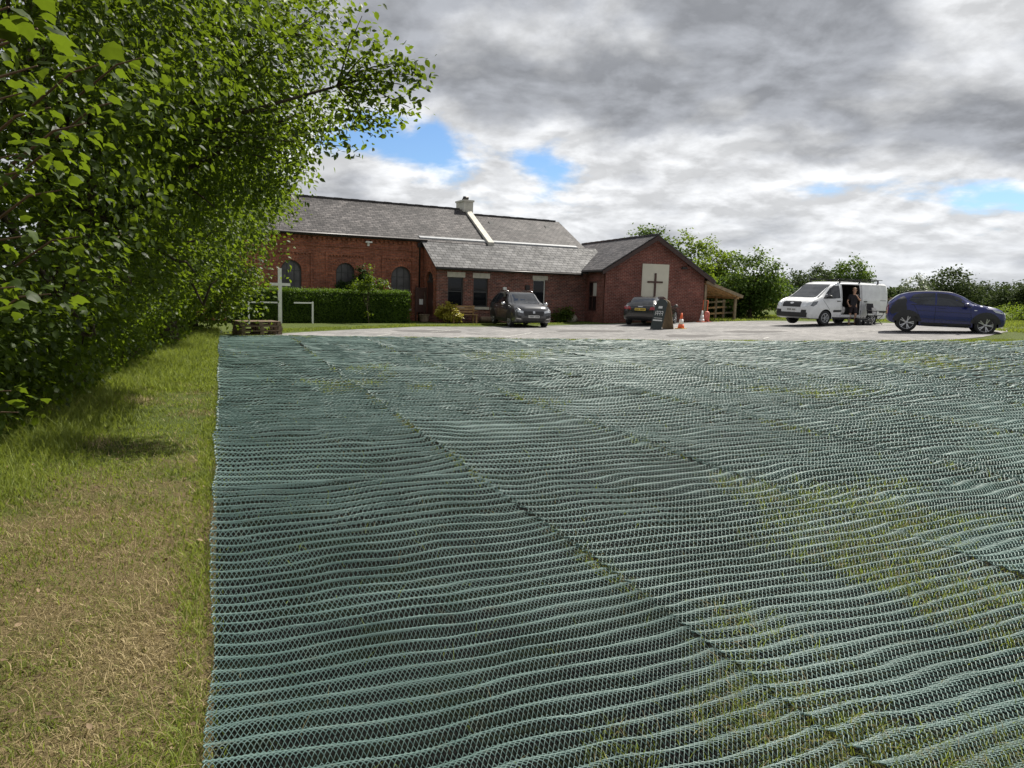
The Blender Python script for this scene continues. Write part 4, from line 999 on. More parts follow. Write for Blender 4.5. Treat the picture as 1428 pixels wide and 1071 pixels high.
# trees behind the buildings and along the field edge
def tree_at(px, pyb, Y, top_py, wpx_, label, m, dens=1.0, group='trees beyond the buildings', shape=0, ls=.3):
    c = at_depth(px, pyb, Y); base = Vector((c.x, Y, G(c.x, Y))); top = at_depth(px, top_py, Y).z; h = (top-base.z)*.92; r = wpx_/2*Y/FPX*.95
    if shape == 0: ells = [(0, 0, h*.62, r, r*.8, h*.38), (-r*.35, 0, h*.35, r*.75, r*.7, h*.3), (r*.4, 0, h*.38, r*.7, r*.7, h*.32)]
    elif shape == 1: ells = [(-r*.3, 0, h*.72, r*.6, r*.6, h*.28), (r*.35, 0, h*.60, r*.65, r*.6, h*.34), (0, 0, h*.35, r, r*.8, h*.3)]
    else: ells = [(0, 0, h*.72, r*.8, r*.7, h*.28), (r*.3, 0, h*.55, r*.7, r*.6, h*.25), (-r*.45, 0, h*.5, r*.5, r*.5, h*.2)]
    n_ = int(150*dens*max(.6, (r*h)/14)); ls *= .72
    bush('field_tree', label, 'tree', base, ells, n_, 46, .10*r+.08, ls, m, group, trunk=(h*.75, .05+.02*h), up=.5)
tree_at(905, 440, 50, 306, 90, 'bright green tree crown showing above the wing ridge', 'leaf_far', 1.2, shape=1)
tree_at(950, 440, 49, 311, 74, 'yellowish tree rising just right of the wing gable', 'leaf_yellow', 1.2)
tree_at(997, 440, 52, 328, 66, 'pale yellow green tree behind the timber canopy roof', 'leaf_yellow', 1.3, shape=1)
tree_at(1046, 440, 45, 344, 88, 'large dark green bushy tree behind the timber fence', 'leaf_far', 1.9, ls=.26)
tree_at(1015, 440, 46, 385, 70, 'dark low tree filling the gap behind the canopy posts', 'leaf_dark', 1.6)
tree_at(1108, 440, 75, 374, 70, 'dull green far tree rising behind the van windscreen', 'leaf_hazy', 1.0, ls=.4)
tree_at(1150, 440, 80, 369, 66, 'dull green far tree rising behind the van roof rack', 'leaf_hazy', 1.0, shape=1, ls=.4)
tree_at(1184, 440, 52, 355, 56, 'small open crowned tree standing above the rear van roof', 'leaf_far', .75, shape=2, ls=.26)
tree_at(1272, 440, 54, 381, 40, 'pale silvery tree between the van and the blue car', 'leaf_silver', .5, shape=2, ls=.22)
tree_at(1322, 445, 70, 374, 84, 'rounded green tree behind the roof of the blue car', 'leaf_hazy', 1.4, ls=.36)
tree_at(1250, 445, 64, 400, 44, 'low grey green tree in the gap behind the van', 'leaf_hazy', .9, ls=.34)
tree_at(1375, 445, 82, 394, 80, 'low far tree behind the bonnet of the blue car', 'leaf_hazy', 1.1, ls=.42)
tree_at(1420, 445, 78, 391, 80, 'broad far tree past the nose of the blue car', 'leaf_hazy', 1.2, shape=1, ls=.42)
tree_at(1475, 445, 80, 394, 80, 'last far tree of the field edge past the blue car', 'leaf_hazy', 1.0, ls=.42)
tree_at(1090, 440, 62, 398, 60, 'low dark tree beyond the timber fence by the van nose', 'leaf_dark', 1.2, ls=.34)
tree_at(1060, 440, 85, 385, 80, 'far hazy tree behind the dark bushy tree', 'leaf_hazy', 1.0, ls=.42)
b1 = ground(1412, 448)
bush('field_shrub', 'bright low shrub in the grass past the blue car', 'shrub', b1, [(0, 0, .35, 1.3, .7, .5), (1.2, 0, .3, 1.0, .6, .45)], 70, 40, .16, .10, 'leaf_yellow')
# far wood closing the horizon
n = 60000; X = -160 + 420*rng.random(n); Y = 120 + 10*rng.normal(size=n)
top = 1.0 + 2.8*fnoise(X*.06, X*0+3, 3)
Z = gz(X, Y) + top*rng.random(n)**.7
P = np.stack([X, Y, Z], 1); V, F, r_ = scatter(P, rng.normal(size=(n, 3))+np.array([0, -.4, .5]), .7*(.6+.7*rng.random(n)), *TM['f'])
tag(np_mesh('far_wood', V, F, 'leaf_hazy', None, r_), 'far continuous wood closing the horizon', 'wood', kind='stuff')

# ================================================================== vehicles
def pchip(xs, ys, x):
    xs = np.asarray(xs, float); ys = np.asarray(ys, float); h = np.diff(xs); d = np.diff(ys)/h; m_ = np.zeros(len(xs))
    for i in range(1, len(xs)-1):
        if d[i-1]*d[i] > 0: w1 = 2*h[i]+h[i-1]; w2 = h[i]+2*h[i-1]; m_[i] = (w1+w2)/(w1/d[i-1]+w2/d[i])
    m_[0] = d[0]; m_[-1] = d[-1]
    i = np.clip(np.searchsorted(xs, x)-1, 0, len(h)-1); t = (x-xs[i])/h[i]
    return (2*t**3-3*t**2+1)*ys[i] + (t**3-2*t**2+t)*h[i]*m_[i] + (-2*t**3+3*t**2)*ys[i+1] + (t**3-t**2)*h[i]*m_[i+1]
class Car:
    def __init__(s, name, label, cat, loc, ang, rows, paintm, wheels, wr, track, wheel_w=.21, cuts=(), crown=.05):
        s.e = empty(name, loc, ang, label, cat)
        rows = np.array(rows, float); s.rows = rows
        xs = np.unique(np.concatenate([np.linspace(rows[0, 0], rows[-1, 0], 64), rows[:, 0]]))
        c = [pchip(rows[:, 0], rows[:, k], xs) for k in range(1, 7)]
        rings = []
        for i, x in enumerate(xs):
            zb, w_, zbelt, wb, zr_, wr_ = [q3[i] for q3 in c]; hh = zbelt-zb
            cr_ = min(crown, (zr_-zbelt)*.35+.01)
            ctl = [(w_*.80, zb), (w_*.955, zb+.03), (w_*.985, zb+.22*hh), (w_, zb+.50*hh), (w_*.992, zb+.74*hh), (wb, zbelt), (wb*.55+wr_*.45, zbelt+(zr_-zbelt)*.50), (wr_, zr_-cr_-.035), (wr_*.90, zr_-cr_*.45), (wr_*.55, zr_-cr_*.12), (0, zr_)]
            half = [(0, zb)] + ctl
            ring = half + [(-y, z) for y, z in half[-2:0:-1]]
            rings.append([(x, y, z) for y, z in ring])
        n = len(rings[0]); vs = [v for r_ in rings for v in r_]
        fs = [(i*n+k, i*n+(k+1) % n, (i+1)*n+(k+1) % n, (i+1)*n+k) for i in range(len(rings)-1) for k in range(n)]
        fs += [tuple(reversed(range(n))), tuple((len(rings)-1)*n+k for k in range(n))]
        me = bpy.data.meshes.new('body'); me.from_pydata(vs, [], fs)
        bm = bmesh.new(); bm.from_mesh(me); bmesh.ops.recalc_face_normals(bm, faces=bm.faces)
        s.bvh = BVHTree.FromBMesh(bm); bm.to_mesh(me); bm.free()
        me.materials.append(M[paintm]); me.materials.append(M['well']); me.materials.append(M['interior'])
        body = bpy.data.objects.new('body', me); COL.objects.link(body)
        cut = MB(); idx = []
        for wx in wheels:
            for sg in (-1, 1):
                k0 = len(cut.f); yo = sg*(track/2+.25); yi = sg*(track/2-.30)
                cut.lathe([(wr+.055, min(yo, yi)), (wr+.055, max(yo, yi))], 28, 'y', (wx, 0, wr)); idx += [1]*(len(cut.f)-k0)
        for (x0, x1, y0, y1, z0, z1) in cuts:
            k0 = len(cut.f); cut.box(x0, x1, y0, y1, z0, z1); idx += [2]*(len(cut.f)-k0)
        co = cut.obj('cutter', None); co.data.materials.append(M[paintm]); co.data.materials.append(M['well']); co.data.materials.append(M['interior'])
        co.data.polygons.foreach_set('material_index', idx)
        md = body.modifiers.new('cut', 'BOOLEAN'); md.object = co; md.operation = 'DIFFERENCE'; md.solver = 'EXACT'
        dg = bpy.context.evaluated_depsgraph_get(); nm = bpy.data.meshes.new_from_object(body.evaluated_get(dg))
        body.modifiers.clear(); body.data = nm; bpy.data.objects.remove(co); body.parent = s.e; s.body = body
        bm = bmesh.new(); bm.from_mesh(nm)
        for f in bm.faces: f.smooth = True
        for e in bm.edges:
            if len(e.link_faces) == 2 and e.calc_face_angle(0) > R(38): e.smooth = False
        bm.to_mesh(nm); bm.free()
        s.wr = wr
    def hit(s, view, p, q3):
        if view == 'front': o, d = Vector((6, p, q3)), Vector((-1, 0, 0))
        elif view == 'rear': o, d = Vector((-6, p, q3)), Vector((1, 0, 0))
        elif view == 'left': o, d = Vector((p, 4, q3)), Vector((0, -1, 0))
        elif view == 'right': o, d = Vector((p, -4, q3)), Vector((0, 1, 0))
        else: o, d = Vector((p, q3, 5)), Vector((0, 0, -1))
        h = s.bvh.ray_cast(o, d)
        return (h[0], h[1]) if h[0] is not None else None
    def patch(s, name, view, poly, m, off=.006, parent=None, maxlen=.12, depth=.02):
        bm = bmesh.new(); bm.faces.new([bm.verts.new((*p, 0)) for p in poly]); bmesh.ops.triangulate(bm, faces=bm.faces[:])
        for _ in range(5):
            es = [e for e in bm.edges if e.calc_length() > maxlen]
            if not es: break
            bmesh.ops.subdivide_edges(bm, edges=es, cuts=1); bmesh.ops.triangulate(bm, faces=bm.faces[:])
        ok = {}
        for v in bm.verts:
            h = s.hit(view, v.co.x, v.co.y)
            if h is None: ok[v] = None; continue
            ok[v] = h
        bmesh.ops.delete(bm, geom=[v for v in bm.verts if ok[v] is None], context='VERTS')
        nor = {}
        for v in list(bm.verts): h = ok[v]; nor[v] = h[1]; v.co = h[0] + h[1]*off
        be = [e for e in bm.edges if e.is_boundary]
        vm = {}
        for e in be:
            for v in e.verts:
                if v not in vm: vm[v] = bm.verts.new(v.co - nor[v]*depth)
        for e in be:
            try: bm.faces.new((e.verts[0], e.verts[1], vm[e.verts[1]], vm[e.verts[0]]))
            except ValueError: pass
        bmesh.ops.recalc_face_normals(bm, faces=bm.faces)
        for f in bm.faces: f.smooth = True
        for e in bm.edges:
            if len(e.link_faces) == 2 and e.calc_face_angle(0) > R(40): e.smooth = False
        me = bpy.data.meshes.new(name); bm.to_mesh(me); bm.free()
        return link(name, me, m, parent or s.e)
    def wheel(s, x, y, side, rim_m, spokes=5, wd=.21, rim_r=.66, spoke_w=.055, twin=False):
        r = s.wr; t = MB()
        t.lathe([(r*.62, -wd/2+.02), (r*.80, -wd/2), (r*.95, -wd/2+.012), (r, -wd/2+.045), (r, wd/2-.045), (r*.95, wd/2-.012), (r*.80, wd/2), (r*.62, wd/2-.02)], 30, 'y')
        w_ = t.obj('wheel', 'rubber', s.e); w_.location = (x, y, r)
        b = MB(); yo = side*(wd/2-.012)
        ro = r*rim_r
        b.lathe([(ro, yo-side*.05), (ro+.012, yo), (ro-.025, yo), (ro-.03, yo-side*.04)], 30, 'y') if side > 0 else b.lathe([(ro-.03, yo-side*.04), (ro-.025, yo), (ro+.012, yo), (ro, yo-side*.05)], 30, 'y')
        for k in range(spokes):
            a = 2*math.pi*k/spokes
            for da in ((-.16, .16) if twin else (0,)):
                b.bar((.05*math.cos(a), yo-side*.03, .05*math.sin(a)), ((ro-.01)*math.cos(a+da), yo-side*.012, (ro-.01)*math.sin(a+da)), .03, spoke_w, (0, 1, 0))
        b.lathe([(.07, min(yo, yo-side*.05)), (.065, max(yo, yo-side*.05))], 14, 'y')
        b.obj('rim', rim_m, w_)
        MB().lathe([(ro, -.005), (ro, .005)], 24, 'y', (0, yo-side*.055, 0)).obj('brake_disc', 'well', w_)
    def plate(s, view, z, m, w_=.52, h_=.11, y0=0):
        p = s.patch('number_plate', view, [(y0-w_/2, z-h_/2), (y0+w_/2, z-h_/2), (y0+w_/2, z+h_/2), (y0-w_/2, z+h_/2)], m, .018, None, .3, .03)
        for k in range(7):
            yy = y0-w_/2+.05+k*.062+(.03 if k > 3 else 0)
            s.patch('plate_mark', view, [(yy, z-h_*.3), (yy+.038, z-h_*.3), (yy+.038, z+h_*.3), (yy, z+h_*.3)], 'ink', .0215, p, .3, .002)
    def mirror(s, x, y, z, m, side):
        b = MB(); b.lathe([(.02, -.10), (.075, -.085), (.095, -.02), (.10, .05), (.08, .08), (.03, .085)], 12, 'x', (0, 0, 0))
        o = b.obj('wing_mirror', m, s.e); o.location = (x, y+side*.12, z); o.scale = (.8, 1.05, .8)
        MB().box(-.02, .03, -side*.13-.03, -side*.13+.06, -.05, -.01).obj('mirror_arm', 'trim', o)
def line(x0, z0, x1, z1, t=.012):
    d = Vector((x1-x0, z1-z0)); n_ = Vector((-d.y, d.x)).normalized()*t/2
    return [(x0-n_.x, z0-n_.y), (x1-n_.x, z1-n_.y), (x1+n_.x, z1+n_.y), (x0+n_.x, z0+n_.y)]
def archring(wx, wr, r0, r1, a0=8, a1=172, n=14):
    A = [R(a0+(a1-a0)*k/n) for k in range(n+1)]
    return [(wx+r1*math.cos(a), wr+r1*math.sin(a)) for a in A] + [(wx+r0*math.cos(a), wr+r0*math.sin(a)) for a in reversed(A)]
def heading(dx_, dy_): return math.atan2(dy_, dx_)

# dark grey crossover before the lean-to ----------------------------------------
rows = [(-2.23,.50,.62,.92,.60,1.00,.50), (-2.18,.36,.80,1.00,.76,1.16,.58), (-2.02,.27,.89,1.05,.85,1.40,.60), (-1.75,.24,.915,1.05,.88,1.56,.62), (-1.2,.22,.92,1.03,.90,1.62,.645), (-.3,.21,.92,1.01,.90,1.63,.66),
        (.35,.21,.92,1.0,.895,1.58,.655), (.78,.21,.92,.99,.89,1.36,.675), (1.18,.21,.92,.98,.885,1.12,.74), (1.65,.22,.915,.93,.87,1.06,.73), (1.98,.24,.89,.88,.84,1.00,.68), (2.14,.27,.84,.80,.79,.90,.62), (2.21,.33,.76,.70,.72,.76,.54), (2.23,.42,.66,.62,.64,.66,.48)]
pS = ground(723, 454.2)
car = Car('parked_car', 'dark grey crossover car parked facing the mats before the lean-to', 'car', pS, heading(.30, -.95), rows, 'paint_grey', (-1.35, 1.33), .345, 1.62)
for y in (.81, -.81):
    for x in (-1.35, 1.33): car.wheel(x, y, 1 if y > 0 else -1, 'alloy', 5, twin=True)
car.patch('windscreen', 'front', [(-.70, 1.10), (.70, 1.10), (.585, 1.545), (-.585, 1.545)], 'car_glass')
car.patch('rear_window', 'rear', [(-.62, 1.10), (.62, 1.10), (.52, 1.46), (-.52, 1.46)], 'car_glass')
for sd_ in ('left', 'right'):
    car.patch('window', sd_, [(.95, 1.03), (.90, 1.14), (.42, 1.47), (-.10, 1.52), (-.10, 1.04)], 'car_glass')
    car.patch('window', sd_, [(-.17, 1.04), (-.17, 1.52), (-1.05, 1.52), (-1.12, 1.05)], 'car_glass')
    car.patch('window', sd_, [(-1.18, 1.06), (-1.12, 1.51), (-1.5, 1.48), (-1.75, 1.20), (-1.7, 1.1)], 'car_glass')
    for x in (-1.35, 1.33): car.patch('arch_trim', sd_, archring(x, .345, .40, .47), 'trim', .008)
    car.patch('sill_trim', sd_, [(-.90, .23), (.88, .23), (.88, .40), (-.90, .40)], 'trim', .008)
    car.patch('door_gap', sd_, line(-.13, .42, -.13, 1.02), 'well', .002); car.patch('door_gap', sd_, line(1.0, .45, .95, 1.0), 'well', .002); car.patch('door_gap', sd_, line(-1.0, .62, -1.12, 1.02), 'well', .002)
    car.patch('door_handle', sd_, [(.05, .90), (.27, .90), (.27, .93), (.05, .93)], 'chrome', .03, None, .3, .03)
    car.patch('door_handle', sd_, [(-.95, .91), (-.73, .91), (-.73, .94), (-.95, .94)], 'chrome', .03, None, .3, .03)
    sg = 1 if sd_ == 'left' else -1
    car.patch('headlight', 'front', [(sg*.44, .76), (sg*.80, .84), (sg*.84, .74), (sg*.52, .68)], 'lamp', .008)
    car.patch('fog_light', 'front', [(sg*.58, .44), (sg*.80, .50), (sg*.78, .58), (sg*.60, .56)], 'trim', .01)
    car.patch('fog_trim', 'front', [(sg*.60, .40), (sg*.80, .43), (sg*.80, .46), (sg*.60, .43)], 'chrome', .012)
    b = MB().tube([(.2, sg*.60, 1.62), (-.2, sg*.61, 1.68), (-1.1, sg*.60, 1.66), (-1.4, sg*.58, 1.61)], .018, 6).obj('roof_rail', 'chrome', car.e)
    car.mirror(.82, sg*.93, 1.06, 'chrome', sg)
car.patch('grille', 'front', [(-.44, .56), (.44, .56), (.50, .76), (-.50, .76)], 'trim', .010)
car.patch('emblem', 'front', [(-.05, .67), (.05, .67), (.05, .77), (-.05, .77)], 'chrome', .02)
car.patch('lower_grille', 'front', [(-.52, .30), (.52, .30), (.56, .46), (-.56, .46)], 'trim', .008)
car.plate('front', .53, 'plate_white')

# black hatchback seen from behind ------------------------------------------------
rows = [(-2.10,.52,.58,.78,.60,.84,.52), (-2.07,.38,.76,.84,.72,.92,.60), (-1.98,.30,.85,.92,.80,1.00,.64), (-1.80,.26,.875,.94,.84,1.16,.60), (-1.45,.23,.885,.93,.86,1.36,.58), (-.8,.20,.885,.91,.86,1.42,.58), (-.1,.19,.885,.90,.86,1.43,.58), (.4,.19,.885,.89,.86,1.36,.58),
        (.85,.19,.885,.88,.86,1.10,.62), (1.15,.19,.885,.87,.85,.96,.70), (1.6,.20,.875,.82,.83,.90,.68), (1.92,.23,.83,.74,.78,.80,.62), (2.06,.29,.74,.64,.68,.68,.52), (2.09,.38,.62,.56,.58,.58,.44)]
pA = ground(908.5, 452.6)
car = Car('parked_car', 'black hatchback car parked nose in towards the cream panel wall', 'car', pA, heading(.44, .90), rows, 'paint_black', (-1.25, 1.30), .315, 1.55)
for y in (.78, -.78):
    for x in (-1.25, 1.30): car.wheel(x, y, 1 if y > 0 else -1, 'alloy', 7, .20)
car.patch('windscreen', 'front', [(-.62, .97), (.62, .97), (.50, 1.32), (-.50, 1.32)], 'car_glass')
car.patch('rear_window', 'rear', [(-.64, 1.00), (.64, 1.00), (.50, 1.33), (-.50, 1.33)], 'car_glass')
for sd_ in ('left', 'right'):
    sg = 1 if sd_ == 'left' else -1
    car.patch('window', sd_, [(.80, .94), (.40, 1.28), (-.12, 1.34), (-.12, .95)], 'car_glass')
    car.patch('window', sd_, [(-.18, .95), (-.18, 1.34), (-.95, 1.33), (-1.35, 1.10), (-1.25, .97)], 'car_glass')
    car.patch('door_gap', sd_, line(-.15, .30, -.15, .93), 'well', .002); car.patch('door_gap', sd_, line(.92, .35, .85, .90), 'well', .002)
    car.patch('door_handle', sd_, [(-.05, .80), (.15, .80), (.15, .83), (-.05, .83)], 'paint_black', .03, None, .3, .03)
    car.patch('tail_light', 'rear', [(sg*.44, .76), (sg*.80, .78), (sg*.80, .92), (sg*.50, .90)], 'lamp_red', .010)
    car.patch('headlight', 'front', [(sg*.40, .60), (sg*.72, .64), (sg*.70, .74), (sg*.44, .68)], 'lamp', .008)
    car.mirror(.62, sg*.90, .96, 'paint_black', sg)
    car.patch('window_trim', sd_, line(-1.3, .955, .85, .925, .02), 'chrome', .008)
car.patch('grille', 'front', [(-.35, .38), (.35, .38), (.42, .64), (-.42, .64)], 'trim', .010)
car.plate('rear', .78, 'plate_yellow')
car.patch('emblem', 'rear', [(-.11, .885), (.11, .885), (.11, .925), (-.11, .925)], 'chrome', .014)
car.patch('bumper_trim', 'rear', [(-.80, .60), (.80, .60), (.80, .635), (-.80, .635)], 'trim', .008)
car.patch('lower_bumper', 'rear', [(-.62, .30), (.62, .30), (.66, .42), (-.66, .42)], 'trim', .008)

# white panel van with its side door open --------------------------------------------
rows = [(-2.50,.46,.88,1.20,.90,1.86,.80), (-2.46,.34,.95,1.22,.95,1.95,.84), (-2.2,.30,.98,1.22,.98,1.99,.86), (-.5,.28,.985,1.20,.985,2.00,.86), (.55,.28,.985,1.18,.98,1.98,.85), (.95,.28,.985,1.17,.97,1.88,.82),
        (1.45,.28,.985,1.16,.96,1.55,.80), (1.85,.28,.985,1.14,.94,1.28,.82), (2.15,.28,.97,1.08,.91,1.16,.78), (2.36,.30,.93,.98,.86,1.05,.72), (2.46,.34,.86,.86,.80,.92,.66), (2.49,.42,.76,.72,.72,.78,.60)]
pV = ground(1150, 451.6)
pV = Vector((pV.x-.05, pV.y-.75, 0)); pV.z = G(pV.x, pV.y)
VH = heading(-.891, -.454)
car = Car('panel_van', 'white panel van with its side door slid open and roof rack', 'van', pV, VH, rows, 'paint_white', (-1.50, 1.45), .335, 1.74, cuts=((-.62, .50, .05, 1.4, .50, 1.86),), crown=.06); car.e.scale = (1.07, 1.03, 1.02)
van = car
for y in (.86, -.86):
    for x in (-1.50, 1.45): car.wheel(x, y, 1 if y > 0 else -1, 'hubcap', 6, .22, .62, .10)
car.patch('windscreen', 'front', [(-.80, 1.23), (.80, 1.23), (.72, 1.84), (-.72, 1.84)], 'car_glass')
for sd_ in ('left', 'right'):
    sg = 1 if sd_ == 'left' else -1
    car.patch('window', sd_, [(1.62, 1.20), (1.14, 1.66), (.95, 1.78), (.66, 1.79), (.62, 1.24), (1.1, 1.20)], 'car_glass')
    car.patch('window_bar', sd_, line(1.18, 1.2, 1.14, 1.67, .03), 'trim', .010)
    car.patch('door_gap', sd_, line(.55, .40, .55, 1.86), 'well', .002); car.patch('door_gap', sd_, line(1.25, .72, 1.66, 1.16), 'well', .002)
    car.patch('side_moulding', sd_, [(.52, .62), (1.02, .60), (1.00, .70), (.52, .71)], 'trim', .012)
    car.patch('side_moulding', sd_, [(-1.08, .62), (-.68, .62), (-.68, .71), (-1.08, .71)], 'trim', .012)
    car.patch('side_moulding', sd_, [(-2.38, .62), (-1.92, .62), (-1.92, .71), (-2.38, .71)], 'trim', .012)
    car.patch('door_handle', sd_, [(.62, 1.08), (.82, 1.08), (.82, 1.12), (.62, 1.12)], 'trim', .03, None, .3, .03)
    car.patch('sill', sd_, [(-1.1, .30), (1.04, .30), (1.04, .38), (-1.1, .38)], 'trim', .006)
    car.patch('headlight', 'front', [(sg*.52, .90), (sg*.88, 1.02), (sg*.90, .94), (sg*.80, .82), (sg*.56, .80)], 'lamp', .010)
    car.patch('headlight', sd_, [(2.20, .84), (2.34, .86), (2.18, 1.04), (1.92, 1.08), (2.02, .94)], 'lamp_dark', .010)
    car.patch('fog_light', 'front', [(sg*.55, .56), (sg*.82, .56), (sg*.82, .68), (sg*.58, .68)], 'trim', .010)
    car.mirror(1.38, sg*.98, 1.28, 'trim', sg)
    car.patch('tail_light', 'rear', [(sg*.86, .95), (sg*.93, .95), (sg*.92, 1.4), (sg*.85, 1.4)], 'lamp_red', .010)
car.patch('grille', 'front', [(-.50, .80), (.50, .80), (.50, 1.00), (.42, 1.04), (-.42, 1.04), (-.50, 1.00)], 'trim', .014)
car.patch('emblem', 'front', [(.10*math.cos(2*math.pi*k/14), .96+.04*math.sin(2*math.pi*k/14)) for k in range(14)], 'chrome', .024)
car.patch('lower_bumper', 'front', [(-.84, .36), (.84, .36), (.86, .56), (-.86, .56)], 'trim', .02)
car.plate('front', .68, 'plate_white')
car.patch('side_panel_line', 'left', line(-2.35, 1.18, -.66, 1.18, .02), 'well', .003)
sd_ = car.patch('sliding_door', 'left', [(-1.86, .50), (-.70, .50), (-.70, 1.86), (-1.86, 1.86)], 'paint_white', .055, None, .14, .05)
car.patch('door_handle', 'left', [(-.98, 1.10), (-.80, 1.10), (-.80, 1.14), (-.98, 1.14)], 'trim', .085, sd_, .3, .03)
for x in (.55, -.7, -1.9):
    MB().bar((x, -.82, 2.08), (x, .82, 2.08), .04, .035).obj('rack_bar', 'black_metal', car.e)
    for sg in (-1, 1): MB().box(x-.03, x+.03, sg*.80-.02, sg*.80+.02, 1.90, 2.075).obj('rack_foot', 'black_metal', car.e)
MB().bar((.75, .74, 2.12), (-2.25, .74, 2.12), .035, .03).obj('rack_rail', 'black_metal', car.e); MB().bar((.75, -.74, 2.12), (-2.25, -.74, 2.12), .035, .03).obj('rack_rail', 'black_metal', car.e)
def on_van(x, y, z): return Matrix.Translation(pV) @ Matrix.Rotation(VH, 4, 'Z') @ Vector((x, y, z))
# a pale dust sheet and a box inside the van
bm = bmesh.new(); bmesh.ops.create_icosphere(bm, subdivisions=3, radius=1)
for v in bm.verts:
    f_ = 1+.7*(float(fnoise(v.co.x*2+3, v.co.y*2+v.co.z*2.3, 3))-.5); v.co = Vector((v.co.x*.30*f_, v.co.y*.22*f_, max(v.co.z, -.75)*.24*f_+.2))
me = bpy.data.meshes.new('sack'); bm.to_mesh(me); bm.free(); me.polygons.foreach_set('use_smooth', [True]*len(me.polygons))
o = link('sack', me, 'pale_cloth'); o.location = on_van(.18, .62, .505); o.rotation_euler.z = 1.0; tag(o, 'crumpled pale sack on the floor of the open van', 'sack')
o = MB().box(-.2, .2, -.16, .16, 0, .30).box(-.21, .21, -.17, .17, .30, .34).obj('storage_box', 'trim'); o.location = on_van(-.35, .40, .503); o.rotation_euler.z = VH; tag(o, 'dark lidded storage box inside the open van', 'box')

# dark blue crossover hatchback ---------------------------------------------------------
rows = [(-1.85,.52,.60,.84,.62,.92,.52), (-1.82,.40,.76,.94,.74,1.06,.58), (-1.70,.32,.84,1.00,.80,1.20,.58), (-1.45,.27,.865,1.02,.83,1.38,.57), (-1.0,.24,.87,1.00,.845,1.49,.57), (-.4,.22,.87,.98,.85,1.525,.58), (.1,.22,.87,.96,.85,1.50,.58), (.45,.22,.87,.95,.85,1.38,.59),
        (.82,.22,.87,.94,.84,1.16,.63), (1.05,.22,.87,.93,.83,1.06,.68), (1.4,.23,.86,.90,.81,1.00,.66), (1.66,.26,.82,.84,.77,.92,.62), (1.79,.30,.74,.74,.69,.80,.56), (1.84,.40,.62,.64,.58,.68,.48)]
pB = ground(1312, 464.2)
pB = Vector((pB.x+.25, pB.y+.40, 0)); pB.z = G(pB.x, pB.y)
car = Car('parked_car', 'deep blue small crossover car parked side on at the tarmac edge', 'car', pB, heading(math.cos(R(25)), -math.sin(R(25))), rows, 'paint_blue', (-1.20, 1.23), .335, 1.54); car.e.scale = (1.05, 1.03, 1.02)
for y in (.775, -.775):
    for x in (-1.20, 1.23): car.wheel(x, y, 1 if y > 0 else -1, 'alloy', 5, .20, .74, .065, True)
car.patch('windscreen', 'front', [(-.60, 1.08), (.60, 1.08), (.50, 1.44), (-.50, 1.44)], 'car_glass')
car.patch('rear_window', 'rear', [(-.58, 1.08), (.58, 1.08), (.46, 1.36), (-.46, 1.36)], 'car_glass')
for sd_ in ('left', 'right'):
    sg = 1 if sd_ == 'left' else -1
    car.patch('window', sd_, [(.74, .99), (.40, 1.31), (.02, 1.42), (-.30, 1.44), (-.30, 1.01)], 'car_glass')
    car.patch('window', sd_, [(-.36, 1.01), (-.36, 1.44), (-.80, 1.42), (-1.05, 1.36), (-1.18, 1.16), (-.9, 1.03)], 'car_glass')
    for x in (-1.20, 1.23): car.patch('arch_trim', sd_, archring(x, .335, .39, .465), 'trim', .010)
    car.patch('rear_cladding', sd_, [(-1.70, .62), (-1.40, .74), (-1.22, .82), (-1.26, 1.00), (-1.24, 1.16), (-1.34, 1.30), (-1.50, 1.22), (-1.68, 1.02), (-1.78, .74)], 'trim', .007)
    car.patch('sill_trim', sd_, [(-.76, .24), (.80, .24), (.80, .36), (-.76, .36)], 'trim', .010)
    car.patch('door_gap', sd_, line(-.33, .36, -.33, 1.0), 'well', .002); car.patch('door_gap', sd_, line(.80, .42, .74, .96), 'well', .002); car.patch('door_gap', sd_, line(-.78, .52, -1.0, .98), 'well', .002)
    car.patch('door_handle', sd_, [(-.24, .90), (-.02, .90), (-.02, .93), (-.24, .93)], 'paint_blue', .03, None, .3, .03)
    car.patch('headlight', 'front', [(sg*.38, .76), (sg*.72, .82), (sg*.70, .72), (sg*.44, .68)], 'lamp', .010)
    car.patch('headlight', sd_, [(1.50, .80), (1.72, .76), (1.68, .84), (1.40, .89)], 'lamp', .010)
    car.patch('tail_light', 'rear', [(sg*.60, .60), (sg*.76, .66), (sg*.72, 1.02), (sg*.62, .98)], 'lamp_red', .012)
    car.mirror(.60, sg*.88, 1.04, 'paint_blue', sg)
    car.patch('body_crease', sd_, line(-.9, .80, .75, .74, .012), 'trim', .003); car.patch('body_crease', sd_, line(-.70, .50, .76, .44, .012), 'trim', .003)
    car.patch('window_trim', sd_, line(-1.1, 1.005, .78, .965, .018), 'trim', .009)
    car.patch('side_badge', sd_, [(.86, .84), (.94, .84), (.94, .87), (.86, .87)], 'chrome', .010, None, .3)
car.patch('grille', 'front', [(-.50, .36), (.50, .36), (.44, .62), (-.44, .62)], 'trim', .012)
car.patch('roof_panel', 'top', [(-1.2, -.50), (.20, -.52), (.20, .52), (-1.2, .50)], 'trim', .006, None, .2)
car.plate('front', .52, 'plate_white')
car.plate('rear', .70, 'plate_yellow')

